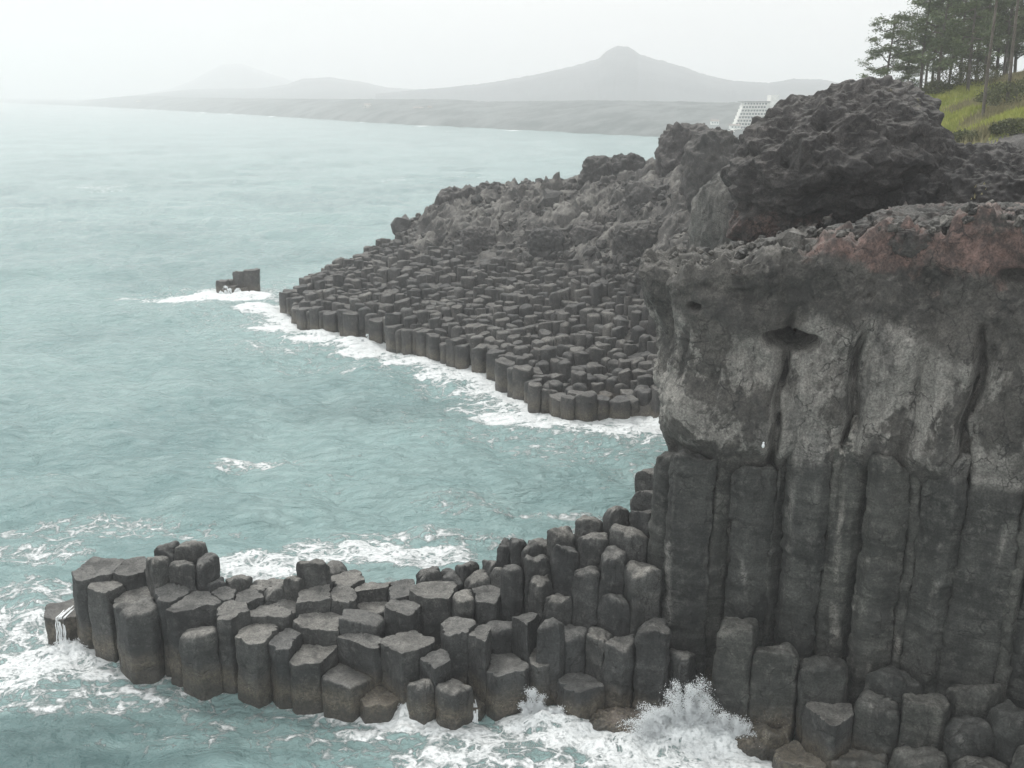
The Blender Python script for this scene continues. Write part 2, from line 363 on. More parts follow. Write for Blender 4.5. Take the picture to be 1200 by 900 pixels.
# ---- hand placed columns of the near spit: (px, py, radius px, mode, value, style, label)
# mode 'Y' = depth in plan, 'Z' = height of the top
S = [
 (77, 713, 22, 'Y', 35.3, 'flat', 'low outermost column at the tip of the near spit, water pouring off its top'),
 (117, 666, 26, 'Y', 34.9, 'flat', 'broad flat-topped column at the left end of the near spit, above the low tip column'),
 (150, 664, 22, 'Y', 34.9, 'flat', 'flat-topped column directly left of the rounded knob cluster on the spit'),
 (125, 684, 19, 'Y', 34.0, 'flat', 'slightly lower step column in front of the broad flat-topped one at the spit end'),
 (160, 700, 24, 'Y', 33.6, 'flat', 'column in front of the rounded knobs with a smooth hollow top'),
 (181, 655, 18, 'Y', 34.0, 'knob', 'leftmost rounded dark knob column of the cluster on the spit'),
 (197, 645, 16, 'Y', 34.6, 'knob', 'small rear knob between the rounded columns of the spit cluster'),
 (221, 640, 19, 'Y', 34.6, 'knob', 'rear round-headed knob column with cracked cap in the spit cluster'),
 (214, 660, 19, 'Y', 33.8, 'knob', 'central thick knob column at the front of the rounded spit cluster'),
 (240, 657, 17, 'Y', 34.0, 'knob', 'rightmost rounded knob column of the cluster on the spit'),
 (202, 692, 22, 'Y', 33.2, 'flat', 'tall front column with sunken top just below the rounded knobs'),
 (232, 703, 25, 'Y', 32.7, 'flat', 'front column with dark cracked rim right of the rounded knobs'),
 (272, 714, 22, 'Y', 32.1, 'flat', 'grey front column with sloping shoulder, second right from under the knobs'),
 (303, 738, 22, 'Y', 31.5, 'flat', 'front column with low wet top on the left half of the spit'),
 (262, 693, 17, 'Z', 2.75, 'flat', ''), (276, 679, 14, 'Z', 2.9, 'rough', ''), (292, 697, 18, 'Z', 2.6, 'flat', ''),
 (254, 680, 12, 'Z', 3.0, 'rough', ''),
 (314, 716, 24, 'Z', 2.45, 'flat', 'wide flat hexagonal paving-like column top in the spit middle left'),
 (302, 690, 14, 'Z', 2.6, 'flat', ''), (322, 690, 15, 'Z', 2.7, 'rough', ''),
 (335, 708, 18, 'Z', 2.4, 'flat', ''),
 (342, 680, 12, 'Z', 3.1, 'rough', 'short stepped column leaning against the lone upright knob'),
 (365, 658, 16, 'Y', 34.2, 'knob', 'lone upright knob column standing above the spit middle'),
 (368, 697, 22, 'Z', 2.75, 'flat', 'round-topped column with thick shadowed edge right below the lone knob'),
 (340, 748, 21, 'Z', 2.15, 'flat', 'front column with light flat top left of the cracked hexagon'),
 (373, 728, 27, 'Z', 2.3, 'flat', 'large round-edged flat column top in the middle of the spit'),
 (367, 763, 27, 'Y', 31.0, 'flat', 'large front hexagonal column with small cracks in its pale top'),
 (401, 696, 17, 'Z', 2.7, 'flat', ''), (407, 677, 19, 'Z', 2.6, 'flat', ''), (390, 664, 12, 'Z', 2.6, 'rough', ''),
 (437, 688, 19, 'Z', 2.6, 'flat', 'flat grey column beside the water behind the spit centre'),
 (472, 690, 18, 'Z', 2.6, 'flat', 'pale flat column at the back edge left of the tall block'),
 (437, 708, 19, 'Z', 2.15, 'wet', 'low wet column holding a thin pool of water'),
 (469, 712, 19, 'Z', 2.7, 'flat', 'square-shouldered column immediately left of the tall block'),
 (425, 724, 26, 'Z', 2.45, 'tilt', 'big tilted column with wet gleaming edge in the spit centre'),
 (420, 751, 26, 'Z', 2.1, 'flat', 'low broad column in front of the big tilted one'),
 (475, 751, 27, 'Z', 2.2, 'flat', 'broad squat column with rough brown top below the tall block'),
 (410, 789, 30, 'Y', 30.6, 'tilt', 'large sloping front column with wet brown top facing the sea'),
 (444, 815, 20, 'Y', 30.1, 'flat', 'low front column beside the little cascade'),
 (460, 775, 18, 'Z', 0.85, 'wet', 'sunken wet column awash under the little cascade'),
 (497, 800, 16, 'Z', 1.35, 'knob', 'small rounded stub right of the little cascade'),
 (512, 772, 21, 'Z', 2.05, 'flat', 'column with ridged dark top behind the small rounded stub'),
 (531, 800, 20, 'Z', 1.4, 'rough', ''),
 (546, 819, 21, 'Y', 30.2, 'wet', 'lowest front column with white water running down its side'),
 (512, 690, 27, 'Y', 33.2, 'flat', 'tall thick block column with light rounded shoulder at the spit centre'),
 (540, 698, 18, 'Y', 33.0, 'knob', 'rounded column fused to the right side of the tall block'),
 (503, 672, 11, 'Y', 34.2, 'knob', 'small knob behind the tall block column'),
 (571, 694, 19, 'Y', 33.2, 'flat', 'dark column with sloped cap right of the tall block'),
 (546, 660, 14, 'Y', 34.6, 'rough', ''), (530, 672, 13, 'Y', 34.4, 'rough', ''),
 (561, 673, 15, 'Y', 34.2, 'rough', ''), (577, 658, 13, 'Y', 34.4, 'rough', ''), (590, 668, 13, 'Y', 33.8, 'rough', ''),
 (540, 736, 20, 'Z', 2.6, 'flat', 'narrow column left of the rough box-shaped one'),
 (566, 742, 22, 'Z', 2.6, 'flat', 'box-shaped column with light top mid-slope right of the centre'),
 (592, 775, 28, 'Y', 30.6, 'flat', 'massive front column with cracked shoulders right of the low wet one'),
 (592, 640, 13, 'Y', 34.2, 'knob', ''), (606, 634, 14, 'Y', 33.8, 'knob', 'tallest dark knob of the middle pinnacle row'),
 (622, 640, 13, 'Y', 33.6, 'knob', ''), (635, 636, 12, 'Y', 33.9, 'knob', ''), (628, 655, 15, 'Y', 32.9, 'knob', ''),
 (600, 665, 15, 'Y', 33.0, 'knob', ''),
 (658, 626, 12, 'Y', 33.3, 'knob', 'round knob crowning the pinnacle left of the saddle'),
 (661, 642, 15, 'Y', 32.5, 'knob', 'thick rounded pinnacle with two light patches before the saddle'),
 (637, 679, 13, 'Y', 32.3, 'knob', 'stub with pale rounded top standing before the dark pinnacles'),
 (614, 727, 21, 'Z', 2.9, 'flat', 'cube-like dark column below the pale stub'),
 (645, 731, 15, 'Z', 3.0, 'rough', ''), (655, 700, 17, 'Y', 31.9, 'knob', ''),
 (637, 766, 23, 'Y', 30.8, 'flat', 'flat-topped column near the water left of the tall twin columns'),
 (670, 738, 20, 'Y', 31.0, 'rough', 'tall rough-topped column below the saddle, left of a deep crack'),
 (682, 797, 21, 'Y', 29.9, 'flat', 'low box-like column at the waterline with barnacles'),
 (692, 609, 11, 'Y', 33.6, 'knob', 'small dark knob standing at the left edge of the saddle'),
 (697, 628, 16, 'Y', 32.6, 'rough', 'broad cap column under the small dark knob'),
 (724, 600, 13, 'Y', 33.2, 'knob', 'rounded dark knob at the foot of the cliff corner'),
 (738, 622, 22, 'Y', 32.5, 'rough', 'wide light-topped column of the saddle against the cliff'),
 (720, 650, 19, 'Y', 31.7, 'rough', ''), (690, 668, 18, 'Y', 31.8, 'rough', ''), (748, 664, 20, 'Y', 31.4, 'rough', ''),
 (705, 742, 17, 'Y', 30.6, 'rough', ''),
 (727, 752, 18, 'Y', 30.2, 'rough', 'tall smooth front column rising from reddish rock'),
 (765, 736, 20, 'Y', 30.0, 'rough', 'tall front column with light cap left of the splash'),
 (750, 598, 14, 'Y', 32.8, 'rough', ''), (757, 577, 13, 'Y', 33.3, 'rough', ''), (763, 556, 13, 'Y', 33.6, 'rough', ''),
 (722, 700, 17, 'Y', 31.2, 'rough', ''),
 # stubs in front of the cliff
 (825, 826, 20, 'Y', 29.7, 'rough', 'low dark block behind the breaking splash'),
 (802, 765, 18, 'Y', 30.0, 'rough', ''),
 (863, 735, 23, 'Y', 29.3, 'round', 'tall rounded stub column rising right of the splash'),
 (909, 765, 25, 'Y', 28.8, 'round', 'rounded stub with dark cracked head, second in the row below the cliff'),
 (965, 780, 25, 'Y', 28.4, 'round', 'weathered stub with fallen slab on its head below the cliff centre'),
 (971, 833, 28, 'Y', 27.3, 'flat', 'broad stub with pale triangular broken top near the water'),
 (1030, 825, 25, 'Y', 27.0, 'round', 'round-shouldered stub right of the pale triangular one'),
 (1052, 789, 25, 'Y', 27.7, 'round', 'stub with dark oval head tight against the cliff wall'),
 (1082, 823, 24, 'Y', 26.6, 'round', ''), (1140, 806, 25, 'Y', 26.9, 'round', ''), (1140, 852, 26, 'Y', 25.6, 'round', ''),
 (1190, 836, 28, 'Y', 25.5, 'round', ''), (940, 884, 24, 'Y', 27.0, 'flat', ''), (1010, 886, 26, 'Y', 26.4, 'round', ''),
 (1078, 884, 26, 'Y', 25.7, 'round', ''), (1150, 896, 26, 'Y', 24.9, 'round', ''), (905, 850, 20, 'Y', 28.3, 'round', ''),
 (1225, 880, 28, 'Y', 24.2, 'round', ''),
]
PS, ZS, RS, ST, LB = [], [], [], [], []
for (px, py, r, mode, val, sty, lab) in S:
    p = at_y(px, py, val) if mode == 'Y' else at_z(px, py, val)
    t = p[1] / ray(px, py)[1]
    PS.append(p[:2]); ZS.append(p[2]); RS.append(max(0.42, r * t / 1200)); ST.append(sty); LB.append(lab)
NS = len(PS)

# ---- cliff colonnade along the face path
FACE = np.array([[13.0, 52.0], [10.5, 46.0], [7.6, 39.0], [5.5, 34.3], [5.1, 32.6], [5.9, 31.3], [8.0, 30.6], [10.9, 29.5], [14.9, 27.3], [20.5, 23.6], [27.0, 18.5], [36.0, 11.0]])
def polyline_ray(X_over_Y, path):
    best = None
    for a, b in zip(path[:-1], path[1:]):
        # a + s(b-a): x = k y
        d = b - a; den = d[0] - X_over_Y * d[1]
        if abs(den) < 1e-9: continue
        s = -(a[0] - X_over_Y * a[1]) / den
        if -1e-6 <= s <= 1 + 1e-6:
            p = a + s * d
            if best is None or p[1] < best[1]: best = p
    return best
CC = [(784, 8.3), (811, 8.8), (842, 9.6), (876, 8.6), (911, 9.7), (939, 10.3), (968, 9.6), (1000, 10.4), (1031, 9.5), (1063, 10.2), (1096, 9.8), (1128, 10.4), (1161, 9.8),
      (1196, 10.3), (1232, 9.8), (1270, 10.2), (1312, 10.0), (1358, 10.0), (1410, 10.0), (1470, 10.0)]
ordn = ['first', 'second', 'third', 'fourth', 'fifth', 'sixth', 'seventh', 'eighth', 'ninth', 'tenth', 'eleventh', 'twelfth', 'thirteenth']
IC = []
for k, (px, zt) in enumerate(CC):
    dx, dy, dz = ray(px, 650)
    p = polyline_ray(dx / dy, FACE)
    if p is None: continue
    IC.append(len(PS))
    ins_ = [0.25, -0.12, 0.45, 0.05, 0.52, -0.05, 0.3][k % 7]
    PS.append(p + np.array([0.40 * ins_, 0.90 * ins_])); ZS.append(zt); RS.append([0.62, 0.52, 0.66, 0.58, 0.50, 0.64, 0.55][k % 7]); ST.append('cliff')
    LB.append(('tall banded wall column of the near cliff, %s from its left corner' % ordn[k]) if k < 13 else '')
# second hidden row closes the gaps behind
for k in range(len(IC) - 1):
    q = (PS[IC[k]] + PS[IC[k + 1]]) / 2 + np.array([0.45, 0.95])
# ---- automatic fill between the hand placed columns
P0 = np.array(PS); Z0 = np.array(ZS)
cand = []
rr_ = random.Random(4)
for i in range(-2, 46):
    for j in range(0, 22):
        x = -17 + i * 0.95 + (j % 2) * 0.47 + rr_.uniform(-.18, .18); y = 23.0 + j * 0.80 + rr_.uniform(-.18, .18)
        cand.append((x, y))
ADD = []
for (x, y) in cand:
    allp = np.array(PS)
    d = np.hypot(allp[:, 0] - x, allp[:, 1] - y)
    if d.min() < 0.92 or x < -15.0 or (5.0 < x < 8.6 and y < 28.9): continue
    dd = P0 - (x, y); near = np.hypot(dd[:, 0], dd[:, 1]) < 2.3
    q = {(a > 0, b > 0) for a, b in dd[near]}
    if len(q) < 3 or near.sum() < 3: continue
    w = 1 / (np.hypot(dd[near][:, 0], dd[near][:, 1]) ** 2 + 0.1)
    zn = Z0[near]
    z = float(min((w * zn).sum() / w.sum(), np.percentile(zn, 60)) - rr_.uniform(0.35, 0.8))
    if z < 0.4: z = 0.4
    if x > 5.5 and y < 30.6: z = min(z, 2.4)
    PS.append(np.array([x, y])); ZS.append(min(z, 6.0)); RS.append(0.6); ST.append('fill'); LB.append('')
PA = np.array(PS); RA = np.array(RS)

def cliff_tint(V):
    x, y, z = V[:, 0], V[:, 1], V[:, 2]
    # pale weathered zone of the upper columns
    nb = fbm(x, y, z * 0.25, 3, 0.55)
    lo = 8.9 + 1.1 * nb; hi = 13.3 + 1.5 * fbm(x, y, z * 0.3 + 9, 3, 0.45)
    pale = sstep(lo, lo + 0.35, z) * (1 - sstep(hi - 0.5, hi + 0.2, z))
    pale *= sstep(-0.34, -0.06, fbm(x, y, z * 0.55 + 3, 4, 0.42) + 0.12)
    # thin pale runs on the dark lower columns
    runs = sstep(0.16, 0.36, fbm(x, y, z * 0.10 + 30, 3, 1.6)) * sstep(0.8, 2.6, z) * (1 - sstep(7.6, 8.8, z)) * 0.8
    pale = np.maximum(pale, runs)
    n = fbm(x, y, z, 3, 0.35)
    red = sstep(15.0, 16.3, z + 1.2 * n + 0.05 * (x - 10)) * 0.95 + 0.5 * sstep(8.5, 10.5, x) * (1 - sstep(12.2, 13.2, x)) * sstep(13.9, 15.3, z)
    red = red * sstep(6.8, 8.2, x)
    return np.stack([pale, np.clip(red, 0, 1), np.zeros(len(V))], 1)

rc = random.Random(21)
for i in range(len(PS)):
    sty = ST[i]; lab = LB[i]; z = ZS[i]
    kw = dict(n=96, dz=0.09, mat=M['column'], seed=i + 1, amp=0.04, band=0.016, pw=60, joint=1.3)
    gap = 0.015; rmax = RA[i] * 1.20 + 0.05
    if sty == 'flat': kw.update(tilt=(rc.uniform(-.06, .06), rc.uniform(-.09, .03)), taper=0.03, bevel=0.03, dish=rc.uniform(.02, .08), rim_noise=0.16)
    elif sty == 'tilt': kw.update(tilt=(-0.22, -0.16), bevel=0.10, dish=0.0)
    elif sty == 'wet': kw.update(tilt=(0.02, -.02), bevel=0.06, dish=0.06)
    elif sty == 'knob': kw.update(bevel=0.12, dish=-0.05, amp=0.07, rim_noise=0.40, top_round=0.05, pw=26, tilt=(rc.uniform(-.15, .15), rc.uniform(-.25, .1)), taper=0.03); gap = 0.02; rmax = RA[i] * 1.22
    elif sty == 'rough': kw.update(bevel=0.13, dish=-0.05, amp=0.06, rim_noise=0.35, tilt=(rc.uniform(-.2, .2), rc.uniform(-.3, .05)), pw=34)
    elif sty == 'round': kw.update(bevel=0.12, dish=-0.08, amp=0.06, rim_noise=0.5, top_round=0.05, tilt=(rc.uniform(-.1, .1), -0.2), pw=30, mat=M['cliffcol'], tintf=cliff_tint); gap = 0.0
    elif sty == 'fill': kw.update(bevel=0.14, dish=-0.05, amp=0.05, rim_noise=0.3, n=40, tilt=(rc.uniform(-.15, .15), rc.uniform(-.2, .05)))
    elif sty == 'cliff': kw.update(joint=2.3, bevel=0.12, dish=-0.1, amp=0.06, band=0.05, rim_noise=0.6, n=84, dz=0.08, mat=M['cliffcol'], tintf=cliff_tint, top_round=0.0, pw=26); gap = 0.035; rmax = 0.80
    me = column_mesh('basalt_column', PA[i], power_planes(i, PA, RA, gap, rmax), z, **kw)
    if sty == 'cliff': grp = 'tall wall columns of the near cliff'; dl = 'tall banded wall column at the right edge of the near cliff'
    elif sty in ('round',) : grp = 'stub columns at the foot of the near cliff'; dl = 'short dark stub column crowded at the lower right foot of the cliff'
    elif sty == 'knob': grp = 'columns of the near spit'; dl = 'slim dark knob column in the row of pinnacles right of the spit centre'
    elif sty == 'fill': grp = 'columns of the near spit'; dl = 'low rough column wedged in a gap between larger columns of the spit'
    elif sty == 'rough': grp = 'columns of the near spit'; dl = 'jagged broken-topped column on the rising part of the spit by the cliff' if PA[i][0] > -4.5 else 'small broken-topped column along the back edge of the spit'
    else: grp = 'columns of the near spit'; dl = 'small flat-topped column in the paving of the near spit'
    link('basalt_column', me, label=lab or dl, cat='rock column', group=grp, kind='thing')

# ------------------------------------------------------------------ land heights
CT = []
def cpx(px, py, z): CT.append(at_z(px, py, z))
def cpy(px, py, Y): CT.append(at_y(px, py, Y))
for a in [(345, 368, 1.4), (420, 380, 2.0), (480, 388, 2.1), (560, 408, 2.1), (610, 432, 2.1), (640, 466, 1.4), (710, 472, 1.3), (785, 476, 1.4),
          (350, 332, 1.8), (370, 319, 3.0), (440, 303, 4.2), (490, 277, 5.5), (400, 350, 2.6), (450, 340, 3.1), (500, 330, 3.8), (500, 300, 4.8),
          (560, 370, 2.9), (600, 340, 3.9), (600, 300, 5.5), (600, 268, 7.3), (600, 240, 9.1), (545, 235, 9.2), (525, 244, 8.4),
          (700, 430, 2.1), (700, 380, 3.4), (700, 330, 5.1), (700, 280, 7.3), (700, 248, 9.2), (700, 222, 10.6), (745, 216, 10.8), (640, 237, 9.5),
          (770, 430, 2.2), (770, 350, 5.2), (780, 290, 8.0), (780, 235, 11.2), (795, 190, 13.6), (850, 195, 14.0), (850, 300, 8.5), (850, 240, 11.8)]: cpx(*a)
for a in [(765, 330, 33.5), (880, 305, 31.6), (1000, 284, 30.6), (1100, 268, 29.2), (1200, 252, 27.6), (1300, 240, 26)]: cpy(*a)
for a in [(9, 38, 14.2), (13, 38, 15.6), (17, 38, 16.2), (10, 44, 13.5), (15, 50, 15.2), (20, 33, 17.0), (27, 30, 18.2), (14, 60, 12.5), (40, 25, 19.5), (60, 10, 21)]: CT.append(np.array(a, float))
for a in [(1120, 232, 44), (1160, 218, 45), (1200, 214, 44), (1120, 268, 37), (1180, 258, 38),
          (1100, 185, 54), (1150, 180, 52), (1200, 176, 52), (1112, 160, 62), (1132, 135, 70), (1062, 112, 85), (1045, 112, 90), (1150, 122, 78), (1200, 104, 72), (1200, 142, 58), (1270, 90, 70), (1160, 150, 57), (1100, 122, 92), (1250, 120, 60)]: cpy(*a)
for a in [(28, 110, 14.5), (24, 90, 14.2), (26, 100, 14.5), (36, 112, 17.5), (60, 100, 25), (80, 60, 26), (80, 120, 26), (45, 120, 19), (20, 105, 12.5), (90, 0, 24), (12, 118, 10), (0, 116, 8.5), (22, 80, 13.5), (24, 65, 15.0)]: CT.append(np.array(a, float))
CT = np.array(CT)
def tps(r2): return 0.5 * r2 * np.log(r2 + 1e-9)
n_ = len(CT)
xy = CT[:, :2] / 30.0
K = tps(((xy[:, None] - xy[None]) ** 2).sum(-1)) + np.eye(n_) * 0.02
A_ = np.zeros((n_ + 3, n_ + 3)); A_[:n_, :n_] = K; A_[:n_, n_] = 1; A_[:n_, n_ + 1:] = xy; A_[n_, :n_] = 1; A_[n_ + 1:, :n_] = xy.T
sol = np.linalg.solve(A_, np.concatenate([CT[:, 2], [0, 0, 0]]))
def land_z(X, Y):
    X = np.asarray(X, float); Y = np.asarray(Y, float); sh = X.shape
    q = np.stack([X.ravel(), Y.ravel()], -1) / 30.0
    out = np.empty(len(q))
    for s in range(0, len(q), 20000):
        c = q[s:s + 20000]
        out[s:s + 20000] = tps(((c[:, None] - xy[None]) ** 2).sum(-1)) @ sol[:n_] + sol[n_] + c @ sol[n_ + 1:]
    return out.reshape(sh)

PROM = [at_z(*a, 0)[:2] for a in [(328, 371), (345, 384), (385, 394), (420, 402), (470, 414), (540, 434), (575, 447), (600, 464), (622, 484), (650, 492), (720, 498), (780, 503)]]
COAST = np.array([list(p) for p in PROM] + [[12.5, 58.0], [14.5, 54.0]] + [list(p) for p in FACE] + [[95, -30], [95, 150], [60, 140], [40, 131], [25, 131], [8, 128], [-4, 123], [-11, 117], [-16.5, 109], [-20.5, 103]])
def poly_sd(X, Y, P):
    """signed distance, + inside"""
    X = np.asarray(X, float); Y = np.asarray(Y, float)
    d = np.full(X.shape, 1e9); ins = np.zeros(X.shape, bool)
    n = len(P)
    for i in range(n):
        a = P[i]; b = P[(i + 1) % n]; e = b - a
        wx = X - a[0]; wy = Y - a[1]
        t = np.clip((wx * e[0] + wy * e[1]) / (e @ e), 0, 1)
        d = np.minimum(d, np.hypot(wx - t * e[0], wy - t * e[1]))
        c = ((a[1] <= Y) != (b[1] <= Y))
        with np.errstate(divide='ignore', invalid='ignore'):
            xi = a[0] + (Y - a[1]) / (e[1] if e[1] else 1e-9) * e[0]
        ins ^= c & (X < xi)
    return np.where(ins, d, -d)

def face_dist(X, Y):
    d = np.full(np.shape(X), 1e9)
    for a, b in zip(FACE[:-1], FACE[1:]):
        e = b - a; t = np.clip(((X - a[0]) * e[0] + (Y - a[1]) * e[1]) / (e @ e), 0, 1)
        d = np.minimum(d, np.hypot(X - a[0] - t * e[0], Y - a[1] - t * e[1]))
    return d
def grass_mask(X, Y, Z):
    return sstep(51, 56, Y + 2.5 * fbm(X, Y, 0 * X, 3, 0.12)) * sstep(0, 5, X - (11 + 0.17 * Y)) 
def prom_w(X, Y):
    return (1 - sstep(16, 22, X)) * sstep(54, 60, Y)

def land_patch(name, x0, x1, y0, y1, step, mat, label=None, kind='structure'):
    nx = int((x1 - x0) / step) + 1; ny = int((y1 - y0) / step) + 1
    X, Y = np.meshgrid(np.linspace(x0, x1, nx), np.linspace(y0, y1, ny), indexing='ij')
    Z = land_z(X, Y)
    sd = poly_sd(X, Y, COAST)
    pw = prom_w(X, Y)
    colz = pw * (1 - sstep(4.6, 6.6, Z + 1.0 * fbm(X, Y, 0 * X, 3, 0.2)))
    g = grass_mask(X, Y, Z)
    fd = face_dist(X, Y)
    crag = np.clip(1 - colz - g, 0, 1)
    crag = crag * np.where(pw > 0.5, 1.0, 0.32)
    Zc = Z - 0.65 * colz
    Zs = np.minimum(Zc, (sd - np.where(fd < 3, 1.6, 0.7)) * np.where(fd < 3, 9.0, 2.6))
    Zs = np.maximum(Zs, -3.0)
    # lava crust
    q = np.stack([X, Y, Zs], -1)
    d1, s1, id1 = worley(X * 0.42 + 0.5 * fbm(X, Y, Zs, 2, 0.7), Y * 0.42, Zs * 0.4)
    d2, s2, id2 = worley(X * 1.3, Y * 1.3 + 0.4 * fbm(X, Y, Zs, 2, 1.5), Zs * 1.1, 7)
    amp = crag * sstep(0.3, 3, sd)
    h = 2.1 * (id1 - 0.45) * sstep(0.0, 0.25, s1 - d1) + 0.75 * ridged(X, Y, Zs, 4, 0.33) + 0.75 * (id2 - 0.3) * sstep(0, .2, s2 - d2) + 0.22 * fbm(X, Y, Zs, 4, 1.6)
    Zs = Zs + amp * h * 1.05 + 0.10 * fbm(X, Y, Zs, 3, 0.9) * (1 - crag)
    Xo = X + amp * 0.55 * fbm(X, Y, Zs * 1.3 + 5, 3, 0.8); Yo = Y + amp * 0.55 * fbm(X, Y, Zs * 1.3 + 11, 3, 0.8)
    red = np.where(pw > 0.5, 0.0, 0.75 * sstep(28, 32, Y) * (1 - sstep(38, 44, Y + 2 * fbm(X, Y, 0 * X, 3, .2))) * sstep(7, 9, X))
    pal = pw * 0.6 * sstep(-0.12, 0.25, fbm(X, Y, Z, 3, 0.22))
    tint = np.stack([pal.ravel(), red.ravel(), g.ravel()], 1)
    V = np.stack([Xo, Yo, Zs], -1).reshape(-1, 3)
    F = grid_faces(nx, ny)
    keep = (V[:, 2][F] > -2.9).any(1)
    me = mesh_from(name, V, F[keep], mat, True, {'tint': tint})
    return link(name, me, label=label, kind=kind)

land_patch('rocky_promontory', -24, 24, 56, 132, 0.20, M['prom'])
land_patch('headland', 24.0, 92, 8, 140, 0.5, M['lava'])
land_patch('headland_slope', 4.5, 24.0, 16, 56, 0.14, M['lava'])

# ------------------------------------------------------------------ promontory columns
def seeds_prom():
    r = random.Random(9); out = []
    s = 1.02
    for j in range(0, 96):
        for i in range(0, 60):
            x = -25 + i * s + (j % 2) * s / 2 + r.uniform(-.27, .27); y = 55 + j * s * 0.866 + r.uniform(-.27, .27)
            out.append((x, y))
    return np.array(out)
SPm = seeds_prom()
sdm = poly_sd(SPm[:, 0], SPm[:, 1], COAST)
zm = land_z(SPm[:, 0], SPm[:, 1])
lim = 7.2 + 1.4 * fbm(SPm[:, 0], SPm[:, 1], 0 * zm, 3, 0.15)
ok = ((sdm < 1.4) | (fbm(SPm[:, 0], SPm[:, 1], 0 * zm + 7, 3, 0.35) > -0.42)) & (sdm > 0.35) & (zm < lim) & (zm > 0.3) & (SPm[:, 0] < 17)
SPm, sdm, zm = SPm[ok], sdm[ok], zm[ok]
rq = np.random.default_rng(8)
Zm = zm + rq.normal(0, 0.27, len(zm)) + 0.50 * fbm(SPm[:, 0], SPm[:, 1], 0 * zm, 2, 0.25) + 0.12
edge = sdm < 1.1
Zm = np.where(edge, np.maximum(Zm * 0.92, rq.uniform(1.2, 2.0, len(zm))), Zm)
# which ones show largest: the outer wall, then the nearest
front = (SPm[:, 1] < 97)
score = np.where(edge & front, 0, 40) + SPm[:, 1]
n_obj = 300 - len(PS) - 6
order = np.argsort(score)
RM = np.random.default_rng(4).uniform(0.36, 0.62, len(SPm))
bulkV, bulkF4, bulkF3, off = [], [], [], 0
cnt_obj = 0
for rank, i in enumerate(order):
    e = edge[i] and front[i]
    planes = power_planes(i, SPm, RM, -0.02 if e else 0.09, 0.80 if e else 0.68, 2.4)
    me_kw = dict(seed=i + 500, pw=22 if e else 13, amp=0.07, band=0.03, bevel=0.07 if e else 0.11, rim_noise=0.25, dish=rq.uniform(-0.12, 0.06),
                 tilt=(rq.uniform(-.18, .18), rq.uniform(-.22, .12)), mat=M['prom'])
    if rank < n_obj:
        me = column_mesh('basalt_column', SPm[i], planes, Zm[i], zbot=-1.2 if e else Zm[i] - 1.8, n=24, dz=0.3, **me_kw)
        link('basalt_column', me, label=('upright column in the sea wall along the far promontory waterline' if e else 'small cobble-like column top on the near slope of the far promontory'),
             cat='rock column', group='sea wall columns of the far promontory' if e else 'cobble-like columns of the far promontory', kind='thing')
    else:
        me = column_mesh('tmp', SPm[i], planes, Zm[i], zbot=-1.0 if e else Zm[i] - 1.6, n=14, dz=0.5, **me_kw)
        nv = len(me.vertices); co = np.empty(nv * 3, np.float32); me.vertices.foreach_get('co', co)
        lt = np.empty(len(me.polygons), np.int32); me.polygons.foreach_get('loop_total', lt)
        vi = np.empty(len(me.loops), np.int32); me.loops.foreach_get('vertex_index', vi)
        n4 = (lt == 4).sum()
        bulkV.append(co.reshape(-1, 3)); bulkF4.append(vi[:n4 * 4].reshape(-1, 4) + off); bulkF3.append(vi[n4 * 4:].reshape(-1, 3) + off)
        off += nv
        bpy.data.meshes.remove(me)
V = np.concatenate(bulkV)
me = mesh_from('column_field', V, [np.concatenate(bulkF4), np.concatenate(bulkF3)], M['prom'], True,
               {'tint': np.stack([0.55 * sstep(0.0, 0.4, fbm(V[:, 0], V[:, 1], V[:, 2], 3, 0.25)), np.zeros(len(V)), np.zeros(len(V))], 1)})
link('column_field', me, kind='stuff', label='field of small dark basalt column tops on the far promontory', cat='columns')

# sea stack
base = at_z(275, 347, 0)
for k, (px, py, r, lab) in enumerate([(262, 328, 9, ''), (286, 317, 10, ''), (272, 338, 9, '')]): pass
stack = bpy.data.objects.new('sea_stack', None); COL.objects.link(stack); stack.location = (base[0], base[1] + 1.0, 0)
stack['label'] = 'isolated dark sea stack of stepped columns off the promontory tip'; stack['category'] = 'sea stack'
sp = [(-1.5, 0.1, 1.45, .72), (-0.45, -0.3, 0.95, .7), (0.35, 0.5, 2.3, .8), (1.35, 0.4, 2.5, .85), (0.7, -0.7, 0.8, .6), (1.1, 1.5, 2.3, .8), (0.0, 1.5, 2.0, .8), (-1.0, 1.2, 1.3, .7)]
spp = np.array([(a, b) for a, b, _, _ in sp]); spr = np.array([d for *_, d in sp])
for k, (a, b, z, r) in enumerate(sp):
    me = column_mesh('column', spp[k], power_planes(k, spp, spr, -0.04, r * 1.1), z, pw=20, n=40, dz=0.2, mat=M['prom'], seed=900 + k, amp=0.05, band=0.03, bevel=0.08, rim_noise=0.25, tilt=(0.05, -0.05), lean=(0.03, 0))
    link('column', me, parent=stack)

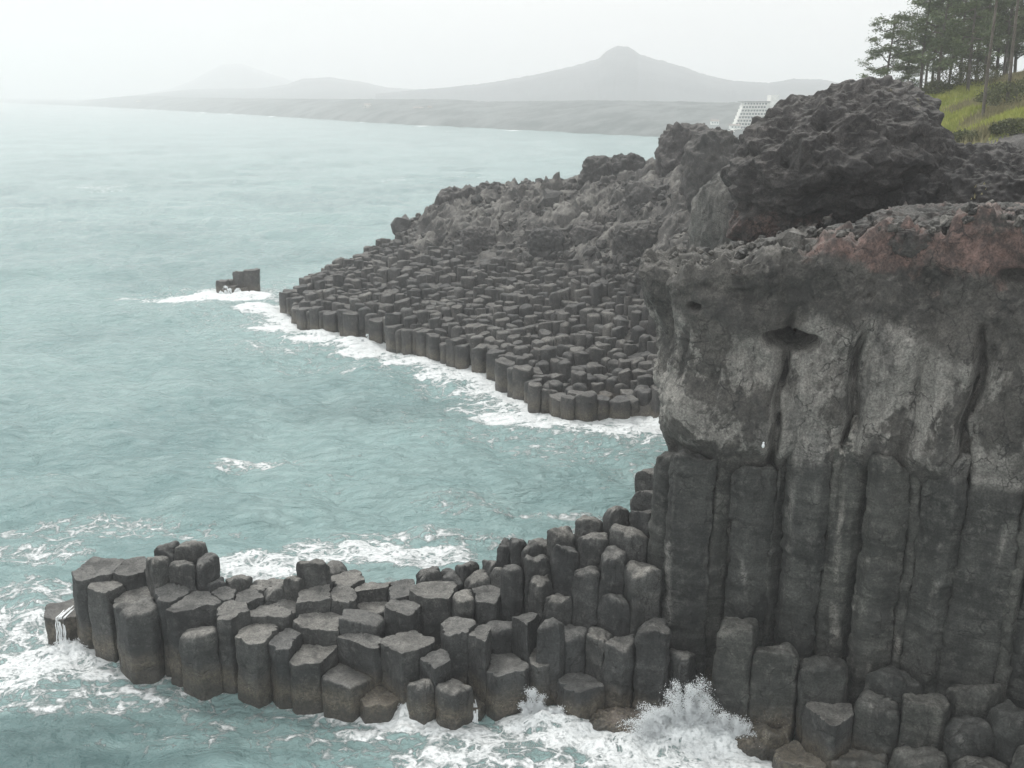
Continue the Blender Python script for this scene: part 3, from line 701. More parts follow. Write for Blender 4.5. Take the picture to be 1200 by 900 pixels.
# ------------------------------------------------------------------ near cliff (upper massive lava and its lip)
def resample(path, n):
    # Catmull-Rom then even spacing
    P = np.concatenate([[2 * path[0] - path[1]], path, [2 * path[-1] - path[-2]]])
    out = []
    for i in range(1, len(P) - 2):
        t = np.linspace(0, 1, 40, endpoint=False)[:, None]
        a, b, c, d = P[i - 1], P[i], P[i + 1], P[i + 2]
        out.append(0.5 * ((2 * b) + (-a + c) * t + (2 * a - 5 * b + 4 * c - d) * t ** 2 + (-a + 3 * b - 3 * c + d) * t ** 3))
    out = np.concatenate(out + [path[-1:]])
    s = np.concatenate([[0], np.cumsum(np.hypot(*np.diff(out, axis=0).T))])
    u = np.linspace(0, s[-1], n)
    return np.stack([np.interp(u, s, out[:, 0]), np.interp(u, s, out[:, 1])], 1), u
NU = 900
fp, fu = resample(FACE, NU)
tg = np.gradient(fp, axis=0); tg /= np.linalg.norm(tg, axis=1)[:, None]
nrm = np.stack([tg[:, 1], -tg[:, 0]], 1)       # to be outward (towards the sea / camera)
if (nrm[NU // 2] @ (-fp[NU // 2])) < 0: nrm = -nrm
ztop_u = np.interp(fp[:, 0], [4, 5.5, 8.2, 10.9, 14, 17, 22, 36], [14.2, 14.3, 15.3, 16.0, 16.5, 17.2, 18.0, 20.0])
# behind the corner the wall follows the hidden side
ztop_u = np.where(fp[:, 1] > 34, np.interp(fp[:, 1], [34, 40, 52], [14.2, 13.5, 12.5]), ztop_u)
zf = np.concatenate([np.linspace(-1.5, 6.5, 40, endpoint=False), np.linspace(6.5, 1.0, 2)[:0]])
nvf = 200
vv = np.linspace(0, 1, nvf)
inn = np.linspace(0, 1, 70)[1:]
UU = np.repeat(np.arange(NU)[:, None], nvf, 1)
zt = ztop_u + 0.85 * fbm(fu, 0 * fu, 0 * fu + 3, 5, 0.5, 0.6) + 0.25 * ridged(fu, 0 * fu, 0 * fu + 1, 3, 0.9)
Zf = -1.5 + (zt[:, None] + 1.5) * vv[None, :] ** 0.75
FX = fp[:, 0][:, None] + 0 * Zf; FY = fp[:, 1][:, None] + 0 * Zf
Ug = fu[:, None] + 0 * Zf
# transition between the columns and the massive part
trans = 8.7 + 1.5 * fbm(Ug * 0.5, 0 * Zf, 0 * Zf + 8, 4, 1.1)
off_ = -0.12 + 0.42 * sstep(-0.9, 0.6, Zf - trans)
off_ += np.where(FX < 8.2, 0.25, 0) * sstep(11, 13.5, Zf) 
off_ += 0.35 * sstep(12.0, 15.0, Zf)
big = fbm(FX, FY, Zf * 0.8, 3, 0.32)
off_ += sstep(trans - .3, trans + 1.5, Zf) * (0.75 * big + 0.30 * ridged(FX, FY, Zf * 0.5, 3, 0.45) - 0.10)
d1, s1, id1 = worley(FX * 0.55 + 0.6 * fbm(FX, FY, Zf, 2, 0.5), FY * 0.55, Zf * 0.42 + 0.5 * fbm(FX, FY, Zf + 7, 2, 0.5))
off_ += sstep(trans, trans + 1.5, Zf) * (0.34 * (id1 - 0.5) * sstep(0.0, 0.30, s1 - d1) - 0.07 * (1 - sstep(0.0, 0.05, s1 - d1))) * (0.35 + 0.65 * sstep(11.5, 13.0, Zf))
off_ += 0.11 * fbm(FX, FY, Zf, 4, 1.3) + 0.05 * fbm(FX, FY, Zf, 3, 4.0)
# long cracks that carry on from the gaps between the columns
for k, i in enumerate(IC[:-1]):
    j = i + 1
    mid = (np.array(PS[i]) + np.array(PS[j])) / 2
    iu = np.argmin(((fp - mid) ** 2).sum(1))
    uc = fu[iu] + 0.10 * np.clip(Zf - 9.5, 0, 9) * (1 if k % 2 else 0.6) + 0.45 * fbm(0 * Zf + k * 5.0, 0 * Zf, Zf, 3, 0.35)
    wdt = 0.12 if k in (3, 6, 10, 13, 16) else 0.05
    dep = 0.75 if k in (3, 6, 10, 13, 16) else 0.09
    off_ -= dep * np.exp(-((Ug - uc) / wdt) ** 2) * (1 - sstep(12.6, 14.2, Zf + fbm(0 * Zf + k, Zf, Zf, 1)))
    # belly between cracks
    off_ += 0.0
bk = []
for k in (-1, 3, 6, 8, 10, 13, 16):
    if k < 0: bk.append(fu[np.argmin(((fp - np.array([5.1, 32.6])) ** 2).sum(1))]); continue
    mid = (np.array(PS[IC[k]]) + np.array(PS[IC[k + 1]])) / 2
    bk.append(fu[np.argmin(((fp - mid) ** 2).sum(1))])
bk.append(fu[-1])
slant = 0.10 * np.clip(Zf - 9.5, 0, 9)
wob_ = 0.35 * fbm(0 * Zf + 2.0, 0 * Zf, Zf, 3, 0.4) + slant
fade = sstep(8.6, 9.8, Zf) * (1 - sstep(13.0, 14.6, Zf + 0.8 * fbm(FX, FY, Zf, 2, .5)))
for a_, b_ in zip(bk[:-1], bk[1:]):
    f_ = (Ug - wob_ - a_) / (b_ - a_)
    ins = (f_ > 0) & (f_ < 1)
    bul = (1 - np.abs(2 * np.clip(f_, 0, 1) - 1) ** 2.5)
    off_ += np.where(ins, 0.42 * bul + 0.12 * math.sin(a_ * 7), 0) * fade
# broken facets and chipped ledges
d3, s3, id3 = worley(FX * 0.9 + 0.5 * fbm(FX, FY, Zf, 2, 0.8), FY * 0.9, Zf * 0.55)
off_ += 0.22 * (id3 - 0.5) * sstep(0.0, 0.10, s3 - d3) * sstep(trans, trans + .8, Zf) * sstep(-0.25, 0.25, fbm(FX, FY, Zf, 2, 0.3))
q_ = fbm(FX + 4, FY, Zf, 4, 0.8) * 5
off_ += 0.10 * (np.floor(q_) + sstep(0.0, 0.25, q_ - np.floor(q_)) - q_) * sstep(trans, trans + 1, Zf)
off_ += 0.28 * np.maximum(0, ridged(FX, FY, Zf, 4, 0.9)) * sstep(12.6, 14.5, Zf)
# undercut of the left corner
cor = np.exp(-((Ug - bk[0]) / 2.3) ** 2)
off_ -= 0.30 * cor * np.exp(-((Zf - 9.9) / 1.9) ** 2)
off_ -= 0.60 * cor * sstep(10.5, 12.5, Zf)
# hollow under a lip, and a small hole
def hollow(px, py, Y, ru, rz, dep):
    global off_
    p = at_y(px, py, Y); iu = np.argmin(((fp - p[:2]) ** 2).sum(1))
    du = (Ug - fu[iu]) / ru; dzz = (Zf - p[2]) / rz
    dzz = np.where(dzz > 0, dzz * 1.8, dzz)
    off_ = off_ - dep * (1 - sstep(0.55, 1.1, np.sqrt(du ** 2 + dzz ** 2 + 0.25 * fbm(FX, FY, Zf, 2, 1.4))))
hollow(925, 395, 30.0, 0.95, 0.45, 1.5)
hollow(829, 352, 31.5, 0.20, 0.2, 0.8)
hollow(1190, 325, 27, 0.5, 0.35, 0.5)
FX2 = FX + nrm[:, 0][:, None] * off_; FY2 = FY + nrm[:, 1][:, None] * off_
Zf2 = Zf + 0.12 * fbm(FX, FY, Zf + 20, 3, 1.1)
# lip and plateau running back
IN = 4.5
bx = FX2[:, -1][:, None] - nrm[:, 0][:, None] * IN * inn[None, :] ** 1.3
by = FY2[:, -1][:, None] - nrm[:, 1][:, None] * IN * inn[None, :] ** 1.3
lz = land_z(bx, by)
wz = sstep(0.1, 0.9, inn)[None, :]
bz = (Zf2[:, -1][:, None]) * (1 - wz) + (lz - 0.15) * wz
dq, sq, iq = worley(bx * 1.1, by * 1.1, bz * 1.1, 5)
bz = bz + sstep(0, .1, inn)[None, :] * (0.5 * (iq - 0.4) * sstep(0, .2, sq - dq) + 0.12 * fbm(bx, by, bz, 3, 3.0) + 0.30 * fbm(bx, by, bz, 4, 1.0) + 0.22 * ridged(bx, by, bz, 3, 0.8) + 0.15)
V = np.stack([np.concatenate([FX2, bx], 1), np.concatenate([FY2, by], 1), np.concatenate([Zf2, bz], 1)], -1).reshape(-1, 3)
tint = cliff_tint(V)
gl = sstep(0.45, 0.6, fbm(V[:, 0], V[:, 1], V[:, 2], 3, 0.6)) * sstep(15.5, 16.2, V[:, 2]) * 0.6
tint[:, 2] = gl
Fc = grid_faces(NU, nvf + len(inn))
me = mesh_from('cliff', V, Fc, M['cliff'], True, {'tint': tint})
link('cliff', me, kind='structure')

# ------------------------------------------------------------------ lava lumps
def lump(name, c, rad, mat, sub=6, seed=0, boxy=2.6, rough=0.35, freq=0.6, label=None, cat='rock', group=None, shear=0.0, cave=0.0, tint=(0, 0, 0), vert=0.0, redlow=0.0, mossy=0.0):
    V, F = ico(sub); V = V.copy()
    nrmv = (np.abs(V) ** boxy).sum(1) ** (1 / boxy)
    P = V / nrmv[:, None] * np.array(rad)
    P[:, 2] += shear * P[:, 0]
    if cave > 0:
        low = sstep(0.25, -0.5, P[:, 2] / rad[2]) * sstep(-0.1, -0.8, P[:, 1] / rad[1])
        P[:, 1] += low * cave * (0.7 + 0.6 * pn(P[:, 0] * .5, P[:, 2] * .5, seed + .5))
    W = P + np.array([seed * 7.3, seed * 3.1, seed])
    x, y, z = W[:, 0], W[:, 1], W[:, 2] * (0.35 if vert else 1.0)
    S_ = min(rad)
    d = rough * S_ * (0.55 * ridged(x, y, z, 3, freq / S_ * 2.0) + 0.35 * fbm(x, y, z, 3, freq / S_ * 1.2))
    d1, s1, id1 = worley(x * freq * 3.2 / S_ + 0.4 * fbm(x, y, z, 2, 1.0), y * freq * 3.2 / S_, z * freq * 3.2 / S_)
    d += rough * S_ * 0.42 * ((id1 - 0.5) * sstep(0, .25, s1 - d1))
    d2, s2, id2 = worley(x * freq * 9 / S_, y * freq * 9 / S_, z * freq * 9 / S_, 3)
    d += rough * S_ * 0.17 * ((id2 - 0.5) * sstep(0, .25, s2 - d2)) + rough * S_ * 0.16 * fbm(x, y, z, 4, freq * 8 / S_)
    P = P + V * d[:, None]
    T = np.tile(np.array(tint, float), (len(P), 1))
    if redlow:
        T[:, 1] = redlow * sstep(-0.15, -0.65, P[:, 2] / rad[2] + 0.3 * fbm(x, y, z, 2, .4)) 
    if mossy:
        T[:, 2] = mossy * sstep(0.4, 0.7, P[:, 2] / rad[2]) * sstep(0.1, .4, fbm(x, y, z, 3, .5))
    me = mesh_from(name, P, F, mat, True, {'tint': T})
    return link(name, me, label=label, cat=cat, group=group, loc=c)

c = at_y(972, 205, 42)
lump('lava_outcrop', c, (3.6, 3.3, 2.95), M['lava'], sub=8, seed=2, boxy=2.35, rough=0.40, freq=0.8, shear=0.27, cave=1.9, redlow=0.75, mossy=0.35,
     label='huge dark craggy lava outcrop with hollow reddish underside crowning the cliff', cat='rock outcrop')
# shoulder between outcrop and the grass
c = at_y(1085, 245, 41)
lump('lava_shoulder', c, (1.8, 2.4, 2.3), M['lava'], sub=7, seed=4, rough=0.4, freq=0.9, redlow=0.5, label='rough grey lava shoulder joining the right side of the huge outcrop', cat='rock outcrop')
c = at_y(1168, 232, 40)
lump('lava_shoulder', c, (2.8, 3.0, 1.7), M['lava'], sub=7, seed=5, rough=0.42, freq=0.9, redlow=0.4, label='craggy dark lava mound below the grass slope at the right edge', cat='rock outcrop')
# red soil bank on the cliff edge
c = at_y(1150, 275, 30.3)
lump('red_bank', c, (3.4, 2.2, 0.7), M['cliff'], sub=7, seed=6, rough=0.5, freq=0.8, tint=(0, 0.62, 0), label='reddish scoria bank on the cliff edge at the right', cat='rock')
c = at_y(1000, 281, 33.5)
lump('pale_boulder', c, (1.0, 0.8, 0.42), M['pale'], sub=5, seed=7, rough=0.5, freq=0.8, label='pale lichen-grey boulder on red soil below the huge outcrop', cat='boulder')
c = at_y(1075, 292, 30.2)
lump('pale_boulder', c, (0.42, 0.4, 0.42), M['pale'], sub=5, seed=8, rough=0.5, freq=0.8, label='small grey boulder on the cliff lip right of the centre', cat='boulder')
# pale vertical pillar behind
c = at_y(858, 268, 60)
lump('rock_pillar', (c[0], c[1], c[2] - 0.6), (2.1, 1.9, 3.7), M['pale'], sub=7, seed=9, boxy=3, rough=0.42, freq=0.8, vert=1, label='pale grey upright rock pillar left of the huge outcrop', cat='rock pillar')
c = at_y(925, 300, 48)
lump('rock_pillar', (c[0], c[1], c[2] - .8), (2.2, 2.0, 2.2), M['lava'], sub=6, seed=19, boxy=3, rough=0.3, freq=1.0, vert=1, redlow=.6, label='dark rock buttress between the pale pillar and the huge outcrop', cat='rock pillar')
# ridge lumps of the promontory
for k, (px, py, Y, rx, rz, lab) in enumerate([
        (541, 252, 111, 2.3, 1.6, 'dark castle-like crag at the left end of the promontory ridge'),
        (580, 246, 110, 2.2, 1.4, 'low dark crag next to the castle-like one on the ridge'),
        (622, 246, 111, 1.8, 1.2, 'small jagged crag in the middle of the ridge'),
        (655, 243, 111, 2.0, 1.2, 'blocky crag in the ridge left of the twin-horned crag'),
        (702, 224, 106, 1.7, 1.9, 'left horn of the twin-horned crag on the ridge'),
        (736, 222, 105, 1.8, 1.9, 'right horn of the twin-horned crag on the ridge'),
        (804, 198, 96, 2.3, 2.2, 'rounded brown crag where the ridge meets the cliff'),
        (833, 215, 85, 2.0, 2.4, 'steep crag just left of the pale pillar'),
        (770, 250, 92, 2.6, 1.5, 'broad rough crag on the slope below the ridge'),
        (690, 285, 92, 1.5, 0.9, 'large tumbled boulder on the upper promontory slope'),
        (640, 290, 93, 1.4, 0.9, 'angular boulder on the upper promontory slope above the columns'),
        (745, 290, 84, 1.6, 1.0, 'boulder high on the promontory slope beside the near cliff'),
        (560, 290, 98, 1.5, 1.0, 'dark boulder below the castle-like crag'),
        (500, 281, 108, 1.0, 0.8, 'small squared crag left of the castle-like crag')]):
    c = at_y(px, py, Y)
    lump('crag', (c[0], c[1], c[2] - 0.25 * rz), (rx, rx * 0.8, rz * 1.9), M['prom'] if k % 3 else M['lava'], sub=6, seed=20 + k, rough=0.62, freq=0.55, boxy=4, label=lab, cat='crag', group='crags of the far promontory')
# reddish rock in the surf
c = at_z(733, 851, 0.15)
lump('surf_rock', c, (1.15, 0.6, 0.42), M['cliff'], sub=6, seed=40, rough=0.5, tint=(0, 0.75, 0), label='low reddish brown rock awash in the surf left of the splash', cat='rock')
c = at_z(884, 872, 0.1)
lump('surf_rock', c, (0.9, 0.6, 0.4), M['cliff'], sub=6, seed=41, rough=0.5, tint=(0, 0.35, 0), label='low brown rock in foam at the cliff foot right of the splash', cat='rock')

def rubble(name, label, X, Y, Z, size, mat, tintv):
    V0, F0 = ico(2); n = len(X); rg2 = np.random.default_rng(5)
    vs = []
    for q in range(12):
        U = V0 / ((np.abs(V0) ** 3.5).sum(1) ** (1 / 3.5))[:, None]
        U = U * rg2.uniform(0.6, 1.2, 3) * (1 + 0.5 * pn(V0[:, 0] * 1.3 + q, V0[:, 1] * 1.3, V0[:, 2] * 1.3)[:, None])
        a = rg2.normal(size=(3, 3)); Q_, _ = np.linalg.qr(a); vs.append(U @ Q_)
    vs = np.array(vs); pick = rg2.integers(0, 12, n)
    V = vs[pick] * size[:, None, None] + np.stack([X, Y, Z + 0.1 * size], 1)[:, None, :]
    F = F0[None] + (np.arange(n) * len(V0))[:, None, None]
    V = V.reshape(-1, 3)
    me = mesh_from(name, V, F.reshape(-1, 3), mat, False, {'tint': np.tile(np.array(tintv, float), (len(V), 1))})
    link(name, me, kind='stuff', label=label, cat='rubble')
rg3 = np.random.default_rng(15)
n = 5000
ux = rg3.uniform(-16, 22, n); uy = rg3.uniform(66, 122, n); uz = land_z(ux, uy)
kk = (poly_sd(ux, uy, COAST) > 1.0) & (uz > 5.2 + 1.5 * fbm(ux, uy, 0 * ux, 3, 0.15)) & (fbm(ux, uy, 0 * ux + 3, 3, 0.25) > -0.2)
ux, uy, uz = ux[kk], uy[kk], uz[kk]
rubble('scree', 'angular dark rubble strewn over the upper slope of the far promontory', ux, uy, uz + 0.35 + 0.25 * rg3.normal(size=len(ux)), np.exp(rg3.normal(-1.65, 0.5, len(ux))), M['prom'], (0.18, 0, 0))
n = 1100
iu_ = rg3.integers(120, NU - 60, n); jn = rg3.integers(2, len(inn), n)
ux, uy, uz = bx[iu_, jn], by[iu_, jn], bz[iu_, jn]
rubble('loose_stones', 'small loose stones scattered on the top of the near cliff', ux + rg3.normal(0, .2, n), uy + rg3.normal(0, .2, n), uz, np.exp(rg3.normal(-2.6, 0.5, n)), M['cliff'], (0.4, 0.25, 0))

# ------------------------------------------------------------------ sea
def ocean_tile(N, L, V, ang, seed, lcut):
    r = np.random.default_rng(seed)
    k1 = np.fft.fftfreq(N, L / N) * 2 * np.pi
    KX, KY = np.meshgrid(k1, k1, indexing='ij'); K_ = np.hypot(KX, KY); K_[0, 0] = 1
    Lw = V * V / 9.81; w = np.array([math.cos(ang), math.sin(ang)])
    cosf = (KX * w[0] + KY * w[1]) / K_
    ph = np.exp(-1 / (K_ * Lw) ** 2) / K_ ** 4 * (0.15 + cosf ** 2) * np.exp(-(K_ * lcut) ** 2)
    ph[0, 0] = 0
    h = np.sqrt(ph) * (r.normal(size=(N, N)) + 1j * r.normal(size=(N, N)))
    H = np.fft.ifft2(h).real; s = H.std()
    DX = np.fft.ifft2(1j * KX / K_ * h).real / s; DY = np.fft.ifft2(1j * KY / K_ * h).real / s
    return H / s, DX, DY
def samp(T, X, Y, L, ang):
    N = T[0].shape[0]; c_, s_ = math.cos(ang), math.sin(ang)
    U = (X * c_ + Y * s_) / L * N; V_ = (-X * s_ + Y * c_) / L * N
    i = np.floor(U).astype(int); j = np.floor(V_).astype(int); a = U - i; b = V_ - j
    i0 = i % N; i1 = (i + 1) % N; j0 = j % N; j1 = (j + 1) % N
    out = [t[i0, j0] * (1 - a) * (1 - b) + t[i1, j0] * a * (1 - b) + t[i0, j1] * (1 - a) * b + t[i1, j1] * a * b for t in T]
    return out[0], c_ * out[1] - s_ * out[2], s_ * out[1] + c_ * out[2]
T1 = ocean_tile(512, 150, 6.0, 1.25, 1, 0.3)
T2 = ocean_tile(512, 41, 3.2, 1.1, 2, 0.05)
T3 = ocean_tile(512, 11, 1.8, 1.4, 3, 0.02)

NA, NR = 820, 900
ang = np.radians(np.linspace(-62, 62, NA))
inv = np.linspace(1 / 17.0, 1 / 700.0, NR - 60)
rad_ = np.concatenate([1 / inv, np.geomspace(720, 8000, 60)])
AN, RD = np.meshgrid(ang, rad_, indexing='ij')
X = RD * np.sin(AN); Y = RD * np.cos(AN)
# distance to rocks on a coarse grid
gx = np.arange(-45, 60, 0.35); gy = np.arange(12, 150, 0.35)
GX, GY = np.meshgrid(gx, gy, indexing='ij')
D = -poly_sd(GX, GY, COAST)
for i in range(len(PA)):
    sl = (np.abs(GX - PA[i, 0]) < 14) & (np.abs(GY - PA[i, 1]) < 14)
    D[sl] = np.minimum(D[sl], np.hypot(GX[sl] - PA[i, 0], GY[sl] - PA[i, 1]) - RA[i])
D = np.minimum(D, np.hypot(GX - base[0], GY - base[1] - 1.0) - 1.8)
def dist_rock(X, Y):
    u = np.clip((X - gx[0]) / 0.35, 0, len(gx) - 2); v = np.clip((Y - gy[0]) / 0.35, 0, len(gy) - 2)
    i = u.astype(int); j = v.astype(int); a = u - i; b = v - j
    d = D[i, j] * (1 - a) * (1 - b) + D[i + 1, j] * a * (1 - b) + D[i, j + 1] * (1 - a) * b + D[i + 1, j + 1] * a * b
    out_ = np.maximum(0, np.maximum(np.maximum(gx[0] - X, X - gx[-1]), np.maximum(gy[0] - Y, Y - gy[-1])))
    return np.where(out_ > 0, 30 + out_, d)
dr = dist_rock(X, Y)
foam = np.zeros_like(X)
nA = fbm(X, Y, 0 * X, 3, 0.16); nB = fbm(X, Y, 0 * X + 5, 3, 0.5)
foam = np.maximum(foam, 0.74 * np.exp(-np.clip(dr, 0, None) / 1.1) * (0.85 + 0.6 * nA))
def blob(px, py, rx, ry, amp, rot=0.0, soft=0.5):
    global foam
    p = at_z(px, py, 0); c_, s_ = math.cos(rot), math.sin(rot)
    dx, dy = X - p[0], Y - p[1]
    u = (dx * c_ + dy * s_) / rx; v = (-dx * s_ + dy * c_) / ry
    d = np.sqrt(u * u + v * v) + 0.45 * nB
    foam = np.maximum(foam, amp * (1 - sstep(soft, 1.25, d)))
for b in [  # near: left of the tip, below the spit, the bay at the foot of the cliff, behind the spit
        (20, 735, 3.2, 2.6, 0.62), (60, 775, 2.8, 1.6, 0.84), (10, 800, 3, 1.4, .66), (150, 812, 3.2, .8, .55), (110, 790, 2.4, 0.9, 0.62), (30, 790, 2.6, 1.5, 0.55), (90, 825, 4.0, 1.2, 0.50), (40, 690, 3.0, 1.0, 0.5),
        (200, 880, 3.5, 0.6, 0.36), (330, 880, 2.5, 0.6, 0.42), (290, 812, 1.8, 0.4, 0.42),
        (430, 860, 1.6, 0.5, 0.74), (490, 852, 1.9, 0.8, 0.86), (560, 868, 2.2, 1.0, 0.66), (640, 850, 2.0, 1.0, 0.95), (700, 872, 2.8, 1.2, 0.88), (560, 885, 3, .8, .62), (760, 890, 3.5, 1.2, .82), (860, 900, 3, 1.2, .86),
        (600, 895, 3.0, 1.2, 0.55), (500, 895, 2.2, 0.6, 0.50), (780, 865, 2.2, 1.0, 0.97), (850, 880, 2.4, 1.1, 0.90), (800, 900, 4.2, 1.2, 0.74), (910, 905, 2.2, 1.0, 0.80), (700, 900, 2.5, .7, 0.60),
        (430, 650, 4.2, 2.2, 0.76), (370, 645, 2.2, 2.2, 0.62), (310, 665, 2.8, 1.8, 0.70), (500, 655, 3.4, 1.8, 0.72), (470, 625, 4.5, 0.9, 0.48), (270, 670, 1.5, 1.2, 0.6), (560, 630, 3.0, 1.0, 0.42), (660, 600, 4.5, 0.9, 0.48), (680, 620, 1.6, 0.8, 0.62), (530, 590, 3.5, 1.8, 0.36),
        (60, 620, 6.0, 1.6, 0.46), (140, 612, 5.0, 1.4, 0.48), (20, 650, 4.0, 1.6, 0.52), (220, 625, 3, 1.2, 0.42),
        (290, 541, 2.6, 1.0, 0.62), (270, 548, 1.6, .7, 0.5), (350, 537, 2.5, .8, 0.38), (40, 560, 4, 0.8, 0.3),
        # around the promontory and stack
        (230, 354, 6.0, 2.2, 0.88), (280, 352, 5.0, 2.6, 0.97), (170, 350, 5.0, 1.0, 0.60), (310, 366, 3.0, 2.2, 0.9), (330, 385, 3.5, 1.8, 0.85), (375, 400, 3.2, 1.5, 0.88), (430, 412, 3.2, 1.4, 0.88), (480, 425, 3.0, 1.4, 0.86), (520, 440, 3.0, 1.3, 0.78), (560, 455, 2.6, 1.5, 0.62),
        (590, 490, 2.0, 1.6, 0.84), (560, 480, 3.0, 1.0, 0.55), (640, 500, 2.2, 1.0, 0.80), (700, 505, 3.0, 0.8, 0.72), (750, 508, 2.5, 1.0, 0.82), (778, 500, 1.0, 1.6, 0.98), (740, 530, 3.0, 1.6, 0.36), (640, 525, 3.0, 1.5, 0.4), (560, 510, 2.6, 1.4, 0.38),
        (400, 430, 6, 1.6, 0.42), (330, 410, 5, 1.6, 0.45)]:
    blob(*b)
# sparse whitecaps and old foam
wc = fbm(X * 0.6, Y, 0 * X, 4, 0.09)
foam = np.maximum(foam, 0.30 * sstep(0.12, 0.5, wc) * (1 - sstep(60, 160, RD)))
wcf = fbm(X * 0.35, Y, 0 * X + 3, 4, 0.045)
foam = np.maximum(foam, 0.40 * sstep(0.22, 0.5, wcf) * sstep(70, 110, RD) * (1 - sstep(300, 600, RD)))
# surf along the far shore
SH = [(-300, 115), (-40, 119), (0, 120.6), (100, 124.5), (200, 129.5), (300, 135), (450, 145), (600, 152), (700, 157), (840, 163), (1000, 172), (1300, 190)]
shp = np.array([at_z(a, b, 0)[:2] for a, b in SH])
# coast as depth over viewing angle
sa = np.arctan2(shp[:, 0], shp[:, 1]); sr = np.hypot(shp[:, 0], shp[:, 1])
rc_ = 1 / np.interp(AN, sa, 1 / sr)
fs = np.exp(-np.abs(RD - rc_ * 0.985) / (rc_ * 0.014)) * sstep(-0.25, 0.2, fbm(X, Y, 0 * X, 2, 0.02))
foam = np.maximum(foam, 0.95 * fs * (RD > 250))

deep = np.zeros_like(X)
for (px, py, rx, ry) in [(150, 850, 5.5, 2.2), (300, 870, 5, 1.6), (60, 890, 6, 2), (250, 820, 3, 1.0), (600, 880, 3, .8), (640, 885, 2, .7), (480, 420 + 60, 9, 3), (560, 470, 6, 2.5)]:
    p = at_z(px, py, 0); d_ = np.sqrt(((X - p[0]) / rx) ** 2 + ((Y - p[1]) / ry) ** 2) + 0.35 * nB
    deep = np.maximum(deep, (1 - sstep(0.45, 1.3, d_)) * (0.45 if py < 600 else 0.8))
pf = (Y > 50) & (Y < 112) & (X < 14)
foam = np.maximum(foam, np.where(pf, 1.0 * np.exp(-np.clip(dr, 0, None) / 3.6) * (0.95 + 0.5 * nB), 0))
foam = np.maximum(foam, np.where(pf, 0.42 * (1 - sstep(4, 15, dr)) * (0.8 + 0.6 * nA), 0))
pn_ = Y < 40
foam = np.maximum(foam, np.where(pn_, 0.40 * (1 - sstep(1.5, 6, dr)) * (0.85 + 0.7 * nA), 0))
h1, dx1, dy1 = samp(T1, X, Y, 150, 0.15)
h2, dx2, dy2 = samp(T2, X, Y, 41, -0.3)
h3, dx3, dy3 = samp(T3, X, Y, 11, 0.5)
f1 = 1 - sstep(450, 1100, RD); f2 = 1 - sstep(130, 380, RD); f3 = 1 - sstep(28, 60, RD)
near = sstep(-1.0, 5.0, dr)
a1, a2, a3 = 0.21 * f1 * (0.6 + 0.4 * near), 0.10 * f2 * (0.75 + 0.25 * near), 0.022 * f3
Z = a1 * h1 + a2 * h2 + a3 * h3
ch = 0.85
Xw = X - ch * (a1 * dx1 + a2 * dx2 + a3 * dx3); Yw = Y - ch * (a1 * dy1 + a2 * dy2 + a3 * dy3)
# churned water where the foam is thick
Z += f2 * sstep(0.5, 0.95, foam) * (0.16 * fbm(X, Y, 0 * X, 4, 1.1) + 0.10 * ridged(X, Y, 0 * X, 3, 0.8))
def mound(px, py, rx, ry, h):
    global Z
    p = at_z(px, py, 0)
    d = ((X - p[0]) / rx) ** 2 + ((Y - p[1]) / ry) ** 2
    w = np.exp(-d * 1.3)
    Z = Z + h * w * np.clip(1 + 0.75 * fbm(X, Y, 0 * X, 4, 1.6), 0.1, 2.0)
mound(800, 870, 0.9, 0.6, 0.6); mound(845, 876, 1.1, 0.6, 0.35); mound(632, 852, 0.7, 0.4, 0.3); mound(655, 856, .9, .5, .25)
mound(485, 840, 0.8, 0.5, 0.35); mound(250, 352, 4.0, 1.3, 0.45); mound(290, 352, 2.5, 1.3, 0.6); mound(779, 500, 0.7, 0.8, 0.9)
mound(430, 404, 3, 1.0, 0.35); mound(380, 394, 3, 1.0, 0.3); mound(85, 762, 0.9, 0.6, 0.35)
V = np.stack([Xw, Yw, Z], -1).reshape(-1, 3)
F = grid_faces(NA, NR)

